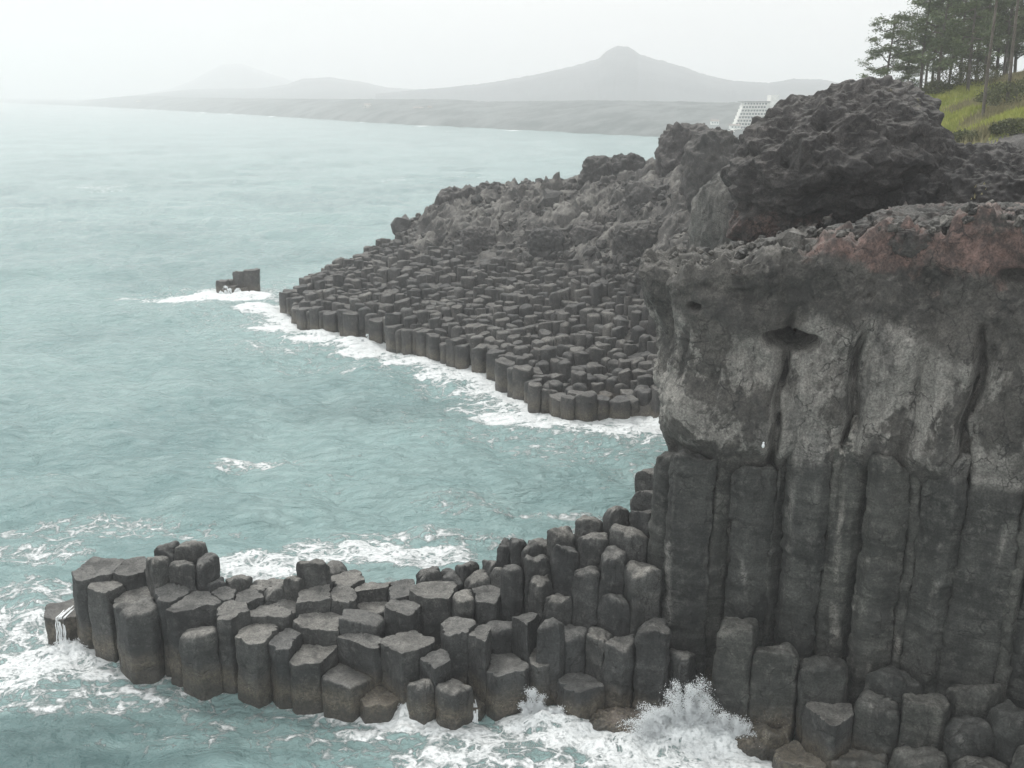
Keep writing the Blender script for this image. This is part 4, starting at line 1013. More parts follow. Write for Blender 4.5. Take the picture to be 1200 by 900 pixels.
def sea_mat():
    m, nt, bs = new_mat('sea_water')
    geo = nt.node('ShaderNodeNewGeometry'); P = geo.outputs['Position']
    at = nt.node('ShaderNodeAttribute', attribute_name='foam'); Fm = at.outputs['Fac']
    big = nt.noise(P, 0.035, 4, 0.55, 0.6); med = nt.noise(P, 0.25, 5, 0.6, 0.6)
    wc_ = nt.mixc(nt.rng(big, 0.32, 0.68), c4(0.150, 0.250, 0.250), c4(0.235, 0.352, 0.345))
    wc_ = nt.mixc(nt.math('MULTIPLY', nt.rng(med, 0.35, 0.7), 0.35), wc_, c4(0.30, 0.405, 0.395))
    dp = nt.node('ShaderNodeAttribute', attribute_name='deep')
    wc_ = nt.mixc(nt.math('MULTIPLY', dp.outputs['Fac'], 0.85), wc_, c4(0.055, 0.105, 0.105))
    # milky aerated water around foam
    wc_ = nt.mixc(nt.rng(Fm, 0.08, 0.75, 0.0, 0.8), wc_, c4(0.32, 0.45, 0.44))
    # foam lace
    dn = nt.node('ShaderNodeTexNoise'); nt.set(dn.inputs['Vector'], P); dn.inputs['Scale'].default_value = 0.9; dn.inputs['Detail'].default_value = 5
    va = nt.node('ShaderNodeVectorMath', operation='SUBTRACT'); nt.l.new(dn.outputs['Color'], va.inputs[0]); va.inputs[1].default_value = (0.5, 0.5, 0.5)
    vs = nt.node('ShaderNodeVectorMath', operation='MULTIPLY_ADD'); nt.l.new(va.outputs[0], vs.inputs[0]); vs.inputs[1].default_value = (1.9, 1.9, 0.0); nt.l.new(P, vs.inputs[2])
    Q = nt.scalev(vs.outputs[0], (0.8, 1.0, 0.0))
    lace = None
    for sc, wgt, th in ((0.75, 1.0, 0.16), (2.0, 0.85, 0.20), (5.0, 0.6, 0.25)):
        vo = nt.node('ShaderNodeTexVoronoi', feature='DISTANCE_TO_EDGE'); nt.set(vo.inputs['Vector'], Q); vo.inputs['Scale'].default_value = sc
        e = nt.math('MULTIPLY', nt.rng(vo.outputs['Distance'], th, 0.0, 0, 1, False), wgt)
        lace = e if lace is None else nt.math('MAXIMUM', lace, e)
    nz = nt.noise(P, 1.7, 8, 0.72, 0.5)
    val = nt.math('ADD', nt.math('MULTIPLY', lace, 0.50), nt.math('MULTIPLY', nt.rng(nz, 0.28, 0.72, 0, 1, False), 0.62))
    mask = nt.rng(nt.math('ADD', val, Fm), 1.02, 1.32)
    # small wind streaks of foam far out
    mask = nt.math('MULTIPLY', mask, nt.rng(nt.noise(P, 7.0, 5, 0.7), 0.22, 0.5, 0.55, 1.0), clamp=True)
    colr = nt.mixc(mask, wc_, c4(0.80, 0.83, 0.83))
    nt.set(bs.inputs['Base Color'], colr)
    nt.set(bs.inputs['Roughness'], nt.rng(mask, 0, 1, 0.16, 0.75))
    bs.inputs['IOR'].default_value = 1.33
    r1 = nt.noise(nt.scalev(P, (0.7, 1.25, 1)), 1.1, 7, 0.62, 0.5); r2 = nt.noise(nt.scalev(P, (0.5, 1.1, 1)), 0.22, 5, 0.6, 0.6)
    r3 = nt.noise(P, 5.0, 4, 0.6, 0.3)
    hgt = nt.math('ADD', nt.math('MULTIPLY', r1, 0.42), nt.math('ADD', nt.math('MULTIPLY', r2, 0.9), nt.math('ADD', nt.math('MULTIPLY', mask, 0.10), nt.math('MULTIPLY', r3, 0.06))))
    b1 = nt.node('ShaderNodeBump'); b1.inputs['Strength'].default_value = 1.0; b1.inputs['Distance'].default_value = 1.15
    nt.set(b1.inputs['Height'], hgt); nt.l.new(b1.outputs[0], bs.inputs['Normal'])
    return m
M['sea'] = sea_mat()
me = mesh_from('sea', V, F, M['sea'], True, {'foam': np.clip(foam, 0, 1).ravel(), 'deep': np.clip(deep, 0, 1).ravel()})
link('sea', me, kind='structure')

# spray and trickles
def foam_mat():
    m, nt, bs = new_mat('white_water')
    bs.inputs['Base Color'].default_value = c4(0.82, 0.85, 0.86); bs.inputs['Roughness'].default_value = 0.5
    return m
M['foam'] = foam_mat()
def drops(P, sz):
    n = len(P)
    o = np.array([[1, 0, 0], [-1, 0, 0], [0, 1, 0], [0, -1, 0], [0, 0, 1], [0, 0, -1]], float)
    f = np.array([[0, 2, 4], [2, 1, 4], [1, 3, 4], [3, 0, 4], [2, 0, 5], [1, 2, 5], [3, 1, 5], [0, 3, 5]])
    V = P[:, None, :] + o[None] * sz[:, None, None] * RNG.uniform(0.6, 1.5, (n, 1, 3))
    Fq = f[None] + (np.arange(n) * 6)[:, None, None]
    return V.reshape(-1, 3), Fq.reshape(-1, 3)
allP, allS = [], []
def plume(px, py, w, dpt, h, n, z0=0.1, fan=0.5, lobes=5):
    p = at_z(px, py, 0); nj = max(30, n // 420)
    for k in range(nj):
        m = n // nj
        a = RNG.uniform(-1, 1); vz = math.sqrt(2 * 9.8 * h * RNG.uniform(0.08, 1.0) * (1.05 - 0.75 * abs(a)))
        vx = (a * 0.9 + RNG.normal(0, 0.25)) * w * 0.9; vy = RNG.normal(0, 0.6) * dpt
        tt = RNG.beta(1.2, 1.6, m) * vz / 9.8 * 1.5
        jit = RNG.normal(0, 1, (m, 3)) * (0.018 + 0.11 * tt[:, None]) * 0.9
        x = p[0] + a * w * 0.55 + vx * tt + jit[:, 0]
        y = p[1] + RNG.normal(0, dpt * 0.5) + vy * tt + jit[:, 1]
        z = z0 + vz * tt - 4.9 * tt * tt + jit[:, 2]
        kz = z > -0.05
        allP.append(np.stack([x, y, z], 1)[kz]); allS.append(RNG.uniform(0.004, 0.0165, m)[kz])
plume(800, 872, 1.7, 0.30, 2.15, 110000, z0=0.0, lobes=28); plume(850, 878, 1.3, 0.3, 1.3, 40000, z0=.0, lobes=12)
plume(625, 846, 0.5, 0.2, 1.4, 20000, lobes=10); plume(655, 853, 0.9, 0.25, 0.7, 14000); plume(485, 838, 0.8, 0.25, 0.6, 3000)
plume(270, 350, 3.2, 0.7, 1.0, 5000, lobes=8); plume(780, 500, 0.6, 0.5, 2.0, 3500); plume(430, 404, 3, 0.4, 0.8, 2500); plume(535, 428, 0.8, 0.3, 1.2, 1200)
plume(85, 762, 1.0, 0.4, 0.6, 2500)
Pd = np.concatenate(allP); Sd = np.concatenate(allS)
far = Pd[:, 1] > 50; Sd = np.where(far, Sd * 3.2, Sd)
Vd, Fd = drops(Pd, Sd)
me = mesh_from('sea_spray', Vd, Fd, M['foam'], True)
link('sea_spray', me, kind='stuff', label='white spray thrown up where waves break on the rocks', cat='spray')

def trickle(pts, width, label, seed):
    """thin sheet of falling water following 3D points"""
    pts = np.array(pts, float); n = 40
    s = np.linspace(0, 1, len(pts)); t = np.linspace(0, 1, n)
    P = np.stack([np.interp(t, s, pts[:, k]) for k in range(3)], 1)
    Vs, Fs, o = [], [], 0
    rg = np.random.default_rng(seed)
    for k in range(9):
        offx = rg.uniform(-0.5, 0.5) * width; w = rg.uniform(0.012, 0.035)
        t0 = int(rg.uniform(0, 0.25) * n)
        Q = P[t0:].copy(); m = len(Q)
        Q[:, 0] += offx + 0.03 * pn(t[t0:] * 6, k, seed); Q[:, 1] -= 0.02 + 0.015 * k % 0.05
        th = np.linspace(0, 2 * np.pi, 6, endpoint=False)
        ring = np.stack([np.cos(th) * w, np.sin(th) * w * 0.6, 0 * th], 1)
        W = (0.6 + 0.6 * np.abs(pn(t[t0:] * 9, k * 3.3, 2.2)))[:, None, None]
        VV = (Q[:, None, :] + ring[None] * W)       # m,6,3
        Vs.append(VV.transpose(1, 0, 2).reshape(-1, 3)); Fs.append(grid_faces(6, m, wrap=True) + o); o += 6 * m
    me = mesh_from('waterfall', np.concatenate(Vs), np.concatenate(Fs), M['foam'], True)
    link('waterfall', me, label=label, cat='waterfall')

p0 = PA[0]; z0_ = ZS[0]; r0 = RA[0]
trickle([(p0[0] + 0.25, p0[1] + 0.2, z0_ + 0.06), (p0[0] + 0.12, p0[1] - r0 * 0.95, z0_ + 0.02), (p0[0] + 0.12, p0[1] - r0 * 1.12, z0_ - 0.3), (p0[0] + 0.12, p0[1] - r0 * 1.2, 0.0)], 0.34, 'thin white waterfall pouring down the outermost spit column', 1)
k = [i for i, s in enumerate(LB) if s.startswith('lowest front column')][0]
p0 = PA[k]; z0_ = ZS[k]; r0 = RA[k]
trickle([(p0[0] + 0.25, p0[1], z0_ + 0.05), (p0[0] + 0.35, p0[1] - r0 * 0.95, z0_), (p0[0] + 0.35, p0[1] - r0 * 1.12, z0_ - 0.3), (p0[0] + 0.36, p0[1] - r0 * 1.2, 0.0)], 0.35, 'thin white water running down the lowest front column of the spit', 2)
k = [i for i, s in enumerate(LB) if s.startswith('sunken wet')][0]
p0 = PA[k]; z0_ = ZS[k]; r0 = RA[k]
trickle([(p0[0] - 0.1, p0[1] + 0.4, z0_ + 0.25), (p0[0] + 0.2, p0[1] - 0.1, z0_ + 0.1), (p0[0] + 0.5, p0[1] - r0 * 1.0, z0_ - 0.1), (p0[0] + 0.6, p0[1] - r0 * 1.4, 0.0)], 0.8, 'small white cascade tumbling through the dip in the front of the spit', 3)

# ------------------------------------------------------------------ far land
def land_mat(name, a, b, sc):
    m, nt, bs = new_mat(name)
    geo = nt.node('ShaderNodeNewGeometry')
    n1 = nt.noise(geo.outputs['Position'], sc, 7, 0.7)
    nt.set(bs.inputs['Base Color'], nt.mixc(nt.rng(n1, 0.35, 0.65), c4(*a), c4(*b))); bs.inputs['Roughness'].default_value = 0.95
    return m
M['wood'] = land_mat('far_woodland', (0.030, 0.043, 0.042), (0.135, 0.148, 0.145), 0.045)
M['mount'] = land_mat('far_mountain_slope', (0.070, 0.085, 0.092), (0.12, 0.135, 0.14), 0.006)
def far_land(name, coast, ridge, fr, fb, mat, rough_=1.0, nx=420):
    px = np.linspace(min(ridge[0][0], ridge[-1][0]), max(ridge[0][0], ridge[-1][0]), nx)
    cyp = np.interp(px, [c[0] for c in coast], [c[1] for c in coast])
    rp = np.interp(px, [r[0] for r in ridge], [r[1] for r in ridge])
    rows = []
    nv = 40; tt = np.linspace(0, 1, nv)
    Vg = np.zeros((nx, nv, 3))
    for i in range(nx):
        if isinstance(fr, (int, float)) and fr > 10: Yc = max(fr * 0.62, min(fr * 0.97, at_z(px[i], cyp[i], 0)[1] * 1.03)); Yr = fr
        else: Yc = at_z(px[i], cyp[i], 0)[1]; Yr = Yc * fr
        R_ = at_y(px[i], rp[i], Yr); Xr = R_[0]; zr = max(R_[2], 1.0)
        Xc = Xr * Yc / Yr
        Yb = Yr * fb; Xb = Xr * Yb / Yr
        for_ = tt < 0.6
        a = np.clip(tt / 0.6, 0, 1); b = np.clip((tt - 0.6) / 0.4, 0, 1)
        xx = np.where(for_, Xc + (Xr - Xc) * a, Xr + (Xb - Xr) * b)
        yy = np.where(for_, Yc + (Yr - Yc) * a, Yr + (Yb - Yr) * b)
        hz = np.where(for_, zr * np.sin(a * np.pi / 2) ** 0.8, zr * np.cos(b * np.pi / 2))
        Vg[i, :, 0] = xx; Vg[i, :, 1] = yy; Vg[i, :, 2] = hz - 0.4 * (1 - np.minimum(1, a * 8))
    x, y, z = Vg[..., 0], Vg[..., 1], Vg[..., 2]
    s = 1.0 / (y.mean() * 0.02)
    amp = y.mean() * 0.0022 * rough_
    Vg[..., 2] += amp * (fbm(x, y, 0 * x, 6, s, 0.6) + 0.4 * fbm(x, y, 0 * x, 4, s * 8) + 0.5 * ridged(x, y, 0 * x, 4, s * 1.7)) * np.clip(z / (0.2 * z.max()), 0, 1)
    me = mesh_from(name, Vg.reshape(-1, 3), grid_faces(nx, nv), mat, True)
    return link(name, me, kind='structure')
far_land('wooded_cape', SH, [(330, 134.5), (400, 128), (450, 123), (480, 121), (560, 120), (700, 118), (850, 121), (950, 118), (1150, 112), (1300, 108)], 1.30, 1.5, M['wood'], 0.6)
far_land('far_shore', SH, [(-300, 117.5), (-40, 117.5), (0, 118.5), (60, 119), (90, 120), (120, 116), (150, 113), (175, 112.5), (230, 115), (300, 116), (450, 117), (540, 118), (600, 123), (660, 134)], 1.25, 1.6, M['wood'], 0.3)
far_land('mountain', SH, [(440, 110), (480, 107), (540, 102), (580, 97), (615, 91), (650, 84), (680, 77), (701, 71), (711, 62), (722, 57), (736, 57), (748, 65), (775, 73), (800, 80), (830, 90), (860, 96), (900, 98), (930, 94), (960, 94), (990, 99), (1060, 108), (1200, 112)], 1500, 1.6, M['mount'], 0.8)
far_land('low_hills', SH, [(120, 116), (180, 110), (225, 105), (300, 104), (335, 100), (355, 93), (385, 91.5), (420, 96), (455, 103), (500, 106), (600, 104), (700, 108)], 2200, 1.5, M['mount'], 0.5)
far_land('volcanic_cone', SH, [(160, 112), (200, 104), (225, 95), (245, 84), (262, 76), (285, 76), (300, 82), (330, 91), (355, 100), (400, 108)], 3700, 1.5, M['mount'], 0.15)

# hotel and village
def box(bmv, x0, x1, y0, y1, z0, z1):
    V = [(x0, y0, z0), (x1, y0, z0), (x1, y1, z0), (x0, y1, z0), (x0, y0, z1), (x1, y0, z1), (x1, y1, z1), (x0, y1, z1)]
    F = [(0, 3, 2, 1), (4, 5, 6, 7), (0, 1, 5, 4), (1, 2, 6, 5), (2, 3, 7, 6), (3, 0, 4, 7)]
    o = len(bmv[0]); bmv[0].extend(V); bmv[1].extend([tuple(i + o for i in f) for f in F])
def flat_mat(name, col, rough=0.7, n=0.12):
    m, nt, bs = new_mat(name)
    geo = nt.node('ShaderNodeNewGeometry'); n1 = nt.noise(geo.outputs['Position'], 0.8, 5, 0.6)
    nt.set(bs.inputs['Base Color'], nt.mixc(nt.rng(n1, 0.3, 0.7), c4(*[v * (1 - n) for v in col]), c4(*[min(1, v * (1 + n)) for v in col]))); bs.inputs['Roughness'].default_value = rough
    return m
M['white'] = flat_mat('white_render', (0.78, 0.77, 0.73)); M['glass'] = flat_mat('window_glass', (0.12, 0.14, 0.15), 0.2); M['roofr'] = flat_mat('dull_roof', (0.25, 0.2, 0.18)); M['dgrey'] = flat_mat('roof_grey', (0.22, 0.22, 0.22))
hy = float(at_z(886, 166.5, 0)[1]) * 1.07
hc = at_y(886, 150, hy)
hotel = bpy.data.objects.new('hotel', None); COL.objects.link(hotel); hotel.location = (hc[0], hc[1], hc[2] - 3); hotel.scale = (hy / 560,) * 3
hotel['label'] = 'white stepped seaside hotel with stacked balconies on the far cape'; hotel['category'] = 'hotel'
sc_ = hy / 1200
def part(name, mat, fn, parent):
    b = ([], []); fn(b)
    me = mesh_from(name, np.array(b[0]), np.array(b[1]), mat, False); return link(name, me, parent=parent)
zb = 0.0
nfl = 9; fh = 1.75
for k in range(nfl):
    xl = -12.0 * (1 - 0.045 * k) + 0.1 * k; xr = 7.0
    z0 = 1 + k * fh
    part('floor', M['white'], lambda b: box(b, xl, xr, 2.2, 9, z0, z0 + fh), hotel)
    part('window_band', M['glass'], lambda b: [box(b, xl + 0.5 + q * 1.55, xl + 1.55 + q * 1.55, 2.12, 2.3, z0 + 0.25, z0 + fh * 0.78) for q in range(int((xr - xl - 1) / 1.55))], hotel)
    part('balcony', M['white'], lambda b: (box(b, xl - 0.2, xr, 0.9, 2.1, z0 - 0.06, z0 + 0.08), box(b, xl - 0.2, xr, 0.85, 0.95, z0 + 0.085, z0 + 0.5)), hotel)
ztp = 1 + nfl * fh
part('roof', M['dgrey'], lambda b: box(b, -8.5, 7.3, 1.2, 9.4, ztp + 0.02, ztp + 0.5), hotel)
part('stair_tower', M['white'], lambda b: box(b, 7.02, 11.2, 1.0, 9, 0, ztp + 3.6), hotel)
part('podium', M['white'], lambda b: (box(b, -17, -11, 0, 5, 0.5, 2.0), box(b, -14, -10.9, -2, 0, -1.5, 0.4)), hotel)
def house(px, py, Y, w, h, label, group):
    c = at_y(px, py, Y); o = bpy.data.objects.new('house', None); COL.objects.link(o); o.location = (c[0], c[1], c[2] - h * 0.5)
    o['label'] = label; o['category'] = 'house'; o['group'] = group
    part('wall', M['white'], lambda b: box(b, -w / 2, w / 2, 0, w * 0.7, 0, h), o)
    V = np.array([(-w / 2 - .3, -.3, h), (w / 2 + .3, -.3, h), (w / 2 + .3, w * .7 + .3, h), (-w / 2 - .3, w * .7 + .3, h), (-w / 2, w * .35, h * 1.4), (w / 2, w * .35, h * 1.4)])
    me = mesh_from('roof', V, [np.array([[0, 1, 5, 4], [2, 3, 4, 5], [0, 3, 2, 1]]), np.array([[1, 2, 5], [3, 0, 4]])], M['roofr'], False); link('roof', me, parent=o)
    part('window', M['glass'], lambda b: [box(b, -w / 2 + w * (0.12 + 0.3 * q), -w / 2 + w * (0.28 + 0.3 * q), -0.06, 0.1, h * .35, h * .7) for q in range(3)], o)
rh = random.Random(2)
house(838, 144, hy * 0.99, 3.4, 1.6, 'small white house alone on the cape left of the hotel', 'houses on the far shore')
house(862, 149, hy * 0.98, 4.6, 1.4, 'low white annex below the hotel', 'houses on the far shore')
for k in range(16):
    px = rh.choice([rh.uniform(428, 520), rh.uniform(428, 520), rh.uniform(150, 350)])
    Yc = at_z(px, np.interp(px, [a for a, b in SH], [b for a, b in SH]), 0)[1]
    py = np.interp(px, [a for a, b in SH], [b for a, b in SH]) - rh.uniform(4, 20 if px > 400 else 8)
    Yh = Yc * (1.10 if px > 400 else 1.08)
    house(px, py, Yh, rh.uniform(3, 8) * Yh / 900, rh.uniform(2.0, 3.2) * Yh / 900, 'tiny pale house of the hazy village along the far shore', 'village houses on the far shore')

# ------------------------------------------------------------------ vegetation
def leaf_mat(name, a, b, tr=0.25):
    m, nt, bs = new_mat(name)
    geo = nt.node('ShaderNodeNewGeometry')
    n1 = nt.noise(geo.outputs['Position'], 0.9, 4, 0.6)
    rnd = geo.outputs['Random Per Island']
    f = nt.math('ADD', nt.math('MULTIPLY', nt.rng(n1, 0.35, 0.65), 0.6), nt.math('MULTIPLY', rnd, 0.4))
    nt.set(bs.inputs['Base Color'], nt.mixc(f, c4(*a), c4(*b))); bs.inputs['Roughness'].default_value = 0.7
    bs.inputs['Specular IOR Level'].default_value = 0.2
    return m
M['needles'] = leaf_mat('pine_needles', (0.060, 0.088, 0.045), (0.17, 0.21, 0.105))
M['bushleaf'] = leaf_mat('bush_leaves', (0.045, 0.058, 0.028), (0.13, 0.14, 0.06))
M['blade'] = leaf_mat('grass_blades', (0.20, 0.25, 0.045), (0.42, 0.42, 0.12))
M['straw'] = leaf_mat('dry_grass_blades', (0.17, 0.16, 0.08), (0.33, 0.30, 0.17))
M['bark'] = rock_mat('pine_bark', (0.085, 0.075, 0.062), (0.15, 0.135, 0.115), (0.20, 0.185, 0.16), tidal=False, scale=4, topdust_light=0, use_tint=False)

def tube(path, rads, n=8):
    path = np.array(path, float); m = len(path)
    T = np.gradient(path, axis=0); T /= np.linalg.norm(T, axis=1)[:, None] + 1e-9
    up = np.where(np.abs(T[:, 2:3]) > 0.9, np.array([[1.0, 0, 0]]), np.array([[0, 0, 1.0]]))
    A = np.cross(T, up); A /= np.linalg.norm(A, axis=1)[:, None] + 1e-9; B = np.cross(T, A)
    th = np.linspace(0, 2 * np.pi, n, endpoint=False)
    V = path[None] + (A[None] * np.cos(th)[:, None, None] + B[None] * np.sin(th)[:, None, None]) * np.array(rads)[None, :, None]
    return V.reshape(-1, 3), grid_faces(n, m, wrap=True)

def leaf_quads(C, size, asp, rg, flat=0.5):
    n = len(C)
    d = rg.normal(size=(n, 3)); d[:, 2] *= flat; d /= np.linalg.norm(d, axis=1)[:, None]
    e = np.cross(d, rg.normal(size=(n, 3))); e /= np.linalg.norm(e, axis=1)[:, None]
    s = size * rg.uniform(0.6, 1.3, n)
    a = d * s[:, None]; b = e * (s * asp)[:, None]
    V = np.stack([C - a * 0.5, C + b * 0.5, C + a * 0.5, C - b * 0.5], 1).reshape(-1, 3)
    F = np.arange(n * 4).reshape(-1, 4)
    return V, F

def make_pine(h, spread, seed, bare=0.35, ncl=70, per=60, lean=0.0, thin=False, tr=0.16):
    rg = np.random.default_rng(seed)
    Vs, Fs, o = [], [], 0
    t = np.linspace(0, 1, 16)
    tp = np.stack([lean * h * t ** 1.5 + 0.12 * np.sin(t * 5 + seed), 0.12 * np.cos(t * 4 + seed), h * t], 1)
    v, f = tube(tp, tr * (1 - 0.85 * t) + 0.02, 9); Vs.append(v); Fs.append(f + o); o += len(v)
    LV = []
    nl = 26 if not thin else 10
    for k in range(nl):
        u = bare + (0.97 - bare) * (k + rg.uniform(0, 1)) / nl
        bp = np.array([np.interp(u, t, tp[:, q]) for q in range(3)])
        L = spread * (1.0 - 0.62 * ((u - bare) / (1 - bare)) ** 1.3) * rg.uniform(0.55, 1.15)
        az = k * 2.4 + rg.uniform(-.4, .4); rise = rg.uniform(-0.05, 0.35)
        s = np.linspace(0, 1, 7)
        bpth = bp + np.stack([math.cos(az) * L * s, math.sin(az) * L * s, L * (rise * s + 0.12 * np.sin(s * 5 + k))], 1)
        v, f = tube(bpth, 0.045 * (1 - 0.8 * s) + 0.01, 5); Vs.append(v); Fs.append(f + o); o += len(v)
        m = max(2, int(ncl / nl * (0.6 + L / spread)))
        for q in range(m):
            w = 1 - 0.75 * (q / m) * rg.uniform(0.6, 1.1)
            cc = np.array([np.interp(w, s, bpth[:, j]) for j in range(3)]) + rg.normal(0, 0.16, 3)
            rr = rg.uniform(0.26, 0.5)
            LV.append(cc + rg.normal(0, 1, (per, 3)) * np.array([rr, rr, rr * 0.42]) * 0.62)
    C = np.concatenate(LV)
    lv, lf = leaf_quads(C, 0.20, 0.35, rg, 0.5)
    return (np.concatenate(Vs), np.concatenate(Fs)), (lv, lf)

variants = []
for k, (h, sprd, bare, ncl, thin) in enumerate([(7.2, 2.7, 0.12, 130, False), (11.5, 2.5, 0.20, 150, False), (12.5, 2.3, 0.24, 150, False), (10.5, 2.4, 0.16, 140, False), (13.5, 2.5, 0.28, 145, False), (14.0, 1.5, 0.72, 26, True)]):
    (tv, tf), (lv, lf) = make_pine(h, sprd, 50 + k, bare, ncl, 60, 0.03 * (-1) ** k, thin, 0.09 if thin else 0.11)
    tm = mesh_from('trunk', tv, tf, M['bark'], True); cm = mesh_from('crown', lv, lf, M['needles'], False)
    variants.append((tm, cm))
def pine(px, Y, var, sc, label, rot=0.0, group='pines on the grassy slope', name='pine_tree', pyb=None):
    k = ray(px, 110); X = k[0] / k[1] * Y
    z = float(land_z(np.array([X]), np.array([Y]))[0])
    o = bpy.data.objects.new(name, None); COL.objects.link(o); o.location = (X, Y, z - 0.15); o.scale = (sc, sc, sc); o.rotation_euler = (0, 0, rot)
    o['label'] = label; o['category'] = 'tree'; o['group'] = group
    tm, cm = variants[var]
    link('trunk', tm, parent=o); link('crown', cm, parent=o)
pine(1040, 88, 0, 1.0, 'short leaning pine at the left end of the grove, against the sky', 2.2)
pine(1062, 92, 3, 0.72, 'slim pine just right of the leftmost one', 1.0)
rt = random.Random(5)
for k, (px, Y, var, sc) in enumerate([(1078, 86, 1, 1.0), (1092, 94, 2, 1.0), (1100, 84, 3, 1.05), (1112, 96, 4, 0.95), (1122, 88, 1, 1.05), (1132, 82, 2, 0.95), (1142, 95, 3, 1.1), (1150, 88, 4, 0.9),
                                      (1163, 92, 1, 1.1), (1175, 86, 2, 1.0), (1187, 95, 3, 1.15), (1198, 88, 1, 1.05), (1212, 92, 4, 1.0), (1226, 86, 2, 1.0), (1240, 90, 3, 1.1), (1085, 102, 2, 1.0), (1130, 104, 1, 1.1), (1175, 104, 3, 1.1)]):
    lab = 'dark pine in the dense part of the grove' if k > 0 else 'tall dark pine forming the left edge of the dense grove'
    pine(px, Y, var, sc, lab, rt.uniform(0, 6))
pine(1157, 66, 5, 1.0, 'thin tall bare-stemmed pine standing in front of the dark grove', 0.3)
pine(1180, 67, 5, 1.05, 'thin pale stem leaning right, nearest the right edge in front of the grove', 2.0)

def bush(px, py, Y, r, h, seed, label, mat='bushleaf', n=2600):
    c = at_y(px, py, Y); z = float(land_z(np.array([c[0]]), np.array([Y]))[0])
    rg = np.random.default_rng(seed)
    P = rg.normal(size=(n, 3)); P /= np.linalg.norm(P, axis=1)[:, None]; P *= rg.uniform(0.5, 1, (n, 1)) ** 0.5
    P = P * np.array([r, r, h]) * (1 + 0.35 * fbm(P[:, 0] * 2 + seed, P[:, 1] * 2, P[:, 2] * 2, 2, 1.0))[:, None]
    P[:, 2] = np.abs(P[:, 2])
    v, f = leaf_quads(P, 0.16, 0.45, rg, 1.0)
    o = bpy.data.objects.new('bush', None); COL.objects.link(o); o.location = (c[0], Y, z - 0.05)
    o['label'] = label; o['category'] = 'bush'; o['group'] = 'bushes on the slope'
    link('foliage', mesh_from('foliage', v, f, M[mat], False), parent=o)
    sv, sf = [], []; oo = 0
    for q in range(5):
        a = q * 1.3; s = np.linspace(0, 1, 5)
        vv_, ff_ = tube(np.stack([np.cos(a) * r * .5 * s, np.sin(a) * r * .5 * s, h * .8 * s], 1), 0.03 * (1 - .7 * s), 5); sv.append(vv_); sf.append(ff_ + oo); oo += len(vv_)
    link('stem', mesh_from('stem', np.concatenate(sv), np.concatenate(sf), M['bark'], True), parent=o)
bush(1175, 110, 70, 1.6, 1.3, 1, 'dark round bush between the two thin stems')
bush(1195, 100, 66, 1.8, 1.6, 2, 'brownish bush at the right edge beside the leaning stem')
bush(1125, 95, 86, 2.6, 2.4, 3, 'dark bush mass under the dense pines')
bush(1135, 150, 56, 1.0, 0.6, 4, 'low bush at the lower edge of the grass above the rocks')
bush(1190, 148, 55, 1.3, 0.8, 5, 'low olive bush at the right edge above the rocks')
bush(1098, 105, 84, 1.3, 1.0, 6, 'small dark bush at the foot of the left pines')
bush(1145, 98, 84, 2.2, 1.9, 7, 'rounded dark bush behind the first thin stem')
bush(1052, 108, 88, 1.2, 1.0, 8, 'small bush below the leftmost pine')

# grass
rg = np.random.default_rng(77)
n = 240000
gxx = rg.uniform(20, 60, n); gyy = rg.uniform(50, 100, n)
gz = land_z(gxx, gyy); gm = grass_mask(gxx, gyy, gz)
keepg = (gm > rg.uniform(0.2, 0.9, n)) & (gxx / gyy < 0.62) & (gxx / gyy > 0.33)
dens = fbm(gxx, gyy, 0 * gxx, 3, 0.3)
keepg &= dens > -0.45
gxx, gyy, gz, dens = gxx[keepg], gyy[keepg], gz[keepg], dens[keepg]
def blades(x, y, z, hmean, name, mat, label):
    n = len(x); h = hmean * rg.uniform(0.5, 1.4, n); a = rg.uniform(0, 6.28, n); w = 0.035 * rg.uniform(0.7, 1.5, n)
    ln = rg.uniform(0.1, 0.6, n) * h; la = rg.uniform(0, 6.28, n)
    b = np.stack([x, y, z - 0.05], 1)
    d = np.stack([np.cos(a) * w, np.sin(a) * w, 0 * a], 1)
    tip = b + np.stack([np.cos(la) * ln, np.sin(la) * ln, h], 1)
    V = np.stack([b - d, b + d, tip], 1).reshape(-1, 3)
    me = mesh_from(name, V, np.arange(3 * n).reshape(-1, 3), mat, False)
    link(name, me, kind='stuff', label=label, cat='grass')
dry = (fbm(gxx, gyy, 0 * gxx + 9, 3, 0.18) + 0.02 * (gxx - 30)) > 0.12
blades(gxx[~dry], gyy[~dry], gz[~dry] , 0.34, 'grass', M['blade'], 'yellow-green grass covering the slope under the pines')
blades(gxx[dry], gyy[dry], gz[dry], 0.5, 'dry_grass', M['straw'], 'pale dry grass on the right part of the slope')
# grass wisps on the rocks
wp = [at_y(1150, 228, 37.5), at_y(1060, 284, 31.5), at_y(1030, 276, 32.5)]
wx, wy, wz_ = [], [], []
for p in wp:
    m = 60; wx.append(p[0] + rg.normal(0, .18, m)); wy.append(p[1] + rg.normal(0, .15, m)); wz_.append(p[2] + rg.normal(0, .12, m))
blades(np.concatenate(wx), np.concatenate(wy), np.concatenate(wz_), 0.13, 'grass_wisps', M['straw'], 'little tufts of green growing in the lava rock')

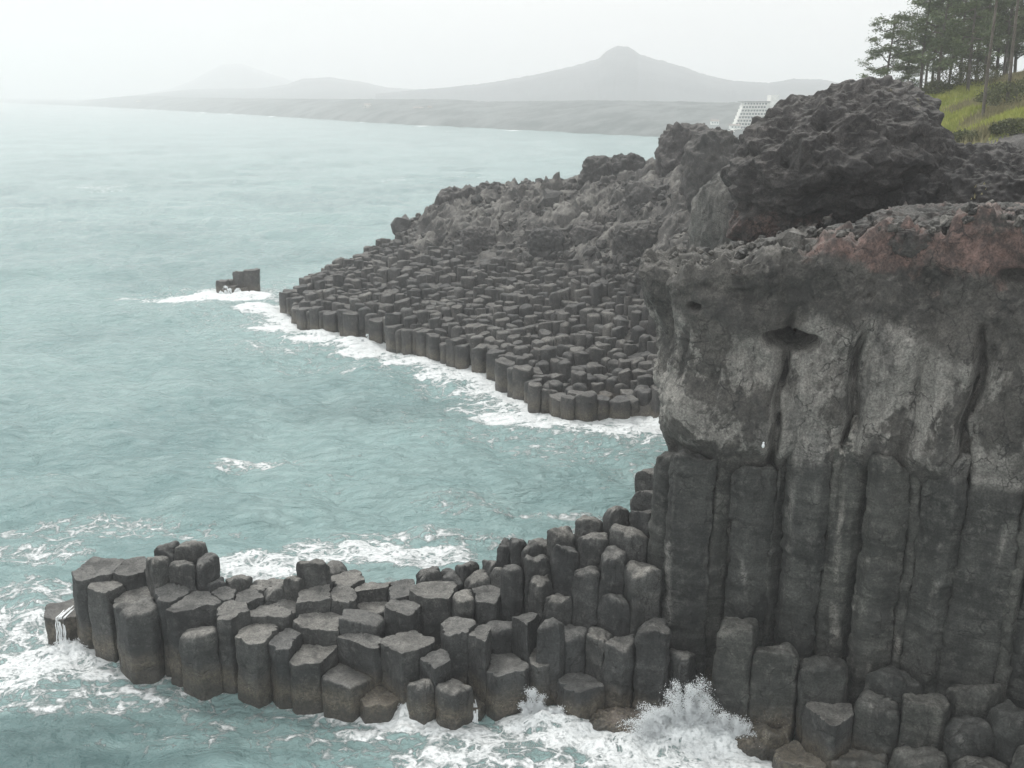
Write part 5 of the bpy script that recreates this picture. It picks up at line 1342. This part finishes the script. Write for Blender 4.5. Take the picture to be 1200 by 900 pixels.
# small white bird on the ledge
bp = at_y(894, 527, 29.6)
def bird():
    V, F = ico(3)
    P = V * np.array([0.045, 0.07, 0.085]); P[:, 2] += 0.13
    P[:, 1] += 0.3 * (0.13 - P[:, 2])
    H = V * 0.032; H[:, 2] += 0.235; H[:, 1] -= 0.03
    o = bpy.data.objects.new('bird', None); COL.objects.link(o); o.location = bp
    o['label'] = 'tiny white bird perched on the ledge at the foot of a dark crack'; o['category'] = 'bird'
    link('body', mesh_from('body', np.concatenate([P, H * 1.0]), np.concatenate([F, F + len(V)]), M['foam'], True), parent=o)
    link('beak', mesh_from('beak', np.array([(-.008, -.055, .235), (.008, -.055, .235), (0, -.055, .245), (0, -.10, .228)]), np.array([[0, 1, 2], [0, 3, 1], [1, 3, 2], [2, 3, 0]]), M['roofr'], False), parent=o)
    for s in (-1, 1):
        v, f = tube([(s * .018, 0.01, -0.02), (s * .018, 0.01, 0.07)], [.005, .005], 5)
        link('leg', mesh_from('leg', v, f, M['roofr'], True), parent=o)
bird()

# ------------------------------------------------------------------ haze
def haze():
    b = ([], []); box(b, -7500, 7500, -300, 9500, -5.0, 130.0)
    m = bpy.data.materials.new('haze_air'); m.use_nodes = True; nt = NT(m)
    nt.n.remove(nt.n['Principled BSDF'])
    pv = nt.node('ShaderNodeVolumePrincipled')
    pv.inputs['Color'].default_value = (0.985, 0.993, 1.0, 1); pv.inputs['Density'].default_value = HZ; pv.inputs['Anisotropy'].default_value = 0.25
    nt.l.new(pv.outputs[0], nt.n['Material Output'].inputs['Volume'])
    me = mesh_from('haze', np.array(b[0]), np.array(b[1]), m, False)
    link('haze', me, kind='stuff', label='pale sea haze filling the air', cat='haze')
HZ = 0.00090
haze()

# ------------------------------------------------------------------ light
w = bpy.data.worlds.new('World'); SC.world = w; w.use_nodes = True
nt = NT(w); bg = nt.n['Background']
SUN_EL, SUN_AZ = math.radians(52), math.radians(-38)   # azimuth from +Y towards +X
sky = nt.node('ShaderNodeTexSky', sky_type='NISHITA'); sky.sun_disc = False; sky.sun_elevation = SUN_EL; sky.sun_rotation = SUN_AZ
sky.dust_density = 4.0; sky.air_density = 1.0
tc = nt.node('ShaderNodeTexCoord')
cn = nt.noise(nt.scalev(tc.outputs['Generated'], (1, 1, 3.5)), 1.6, 5, 0.5, 0.6)
cl = nt.mixc(nt.rng(cn, 0.3, 0.7), c4(7.7, 7.9, 7.95), c4(9.1, 9.1, 9.0))
sz = nt.node('ShaderNodeSeparateXYZ'); nt.l.new(tc.outputs['Generated'], sz.inputs[0])
cl = nt.mixc(1.0, cl, nt.mixc(nt.rng(sz.outputs[2], 0.08, 0.9), c4(0.84), c4(1.38)), 'MULTIPLY')
mx = nt.mixc(0.93, sky.outputs[0], cl)
nt.set(bg.inputs['Color'], mx); bg.inputs['Strength'].default_value = 0.1
sd = bpy.data.lights.new('sun', 'SUN'); sd.energy = 1.3; sd.angle = math.radians(14); sd.color = (1.0, 0.97, 0.93)
so = bpy.data.objects.new('sun', sd); COL.objects.link(so)
dirv = np.array([math.sin(SUN_AZ) * math.cos(SUN_EL), math.cos(SUN_AZ) * math.cos(SUN_EL), math.sin(SUN_EL)])
from mathutils import Vector
so.rotation_euler = Vector(-dirv).to_track_quat('-Z', 'Y').to_euler()
so.location = (0, 0, 300)

SC.view_settings.view_transform = 'Standard'; SC.view_settings.look = 'None'; SC.view_settings.gamma = 1.0
SC.view_settings.use_curve_mapping = False; SC.view_settings.exposure = 0.47
SC.cycles.volume_bounces = 1
SC.cycles.max_bounces = 4
SC.cycles.adaptive_threshold = 0.02
SC.cycles.use_denoising = True
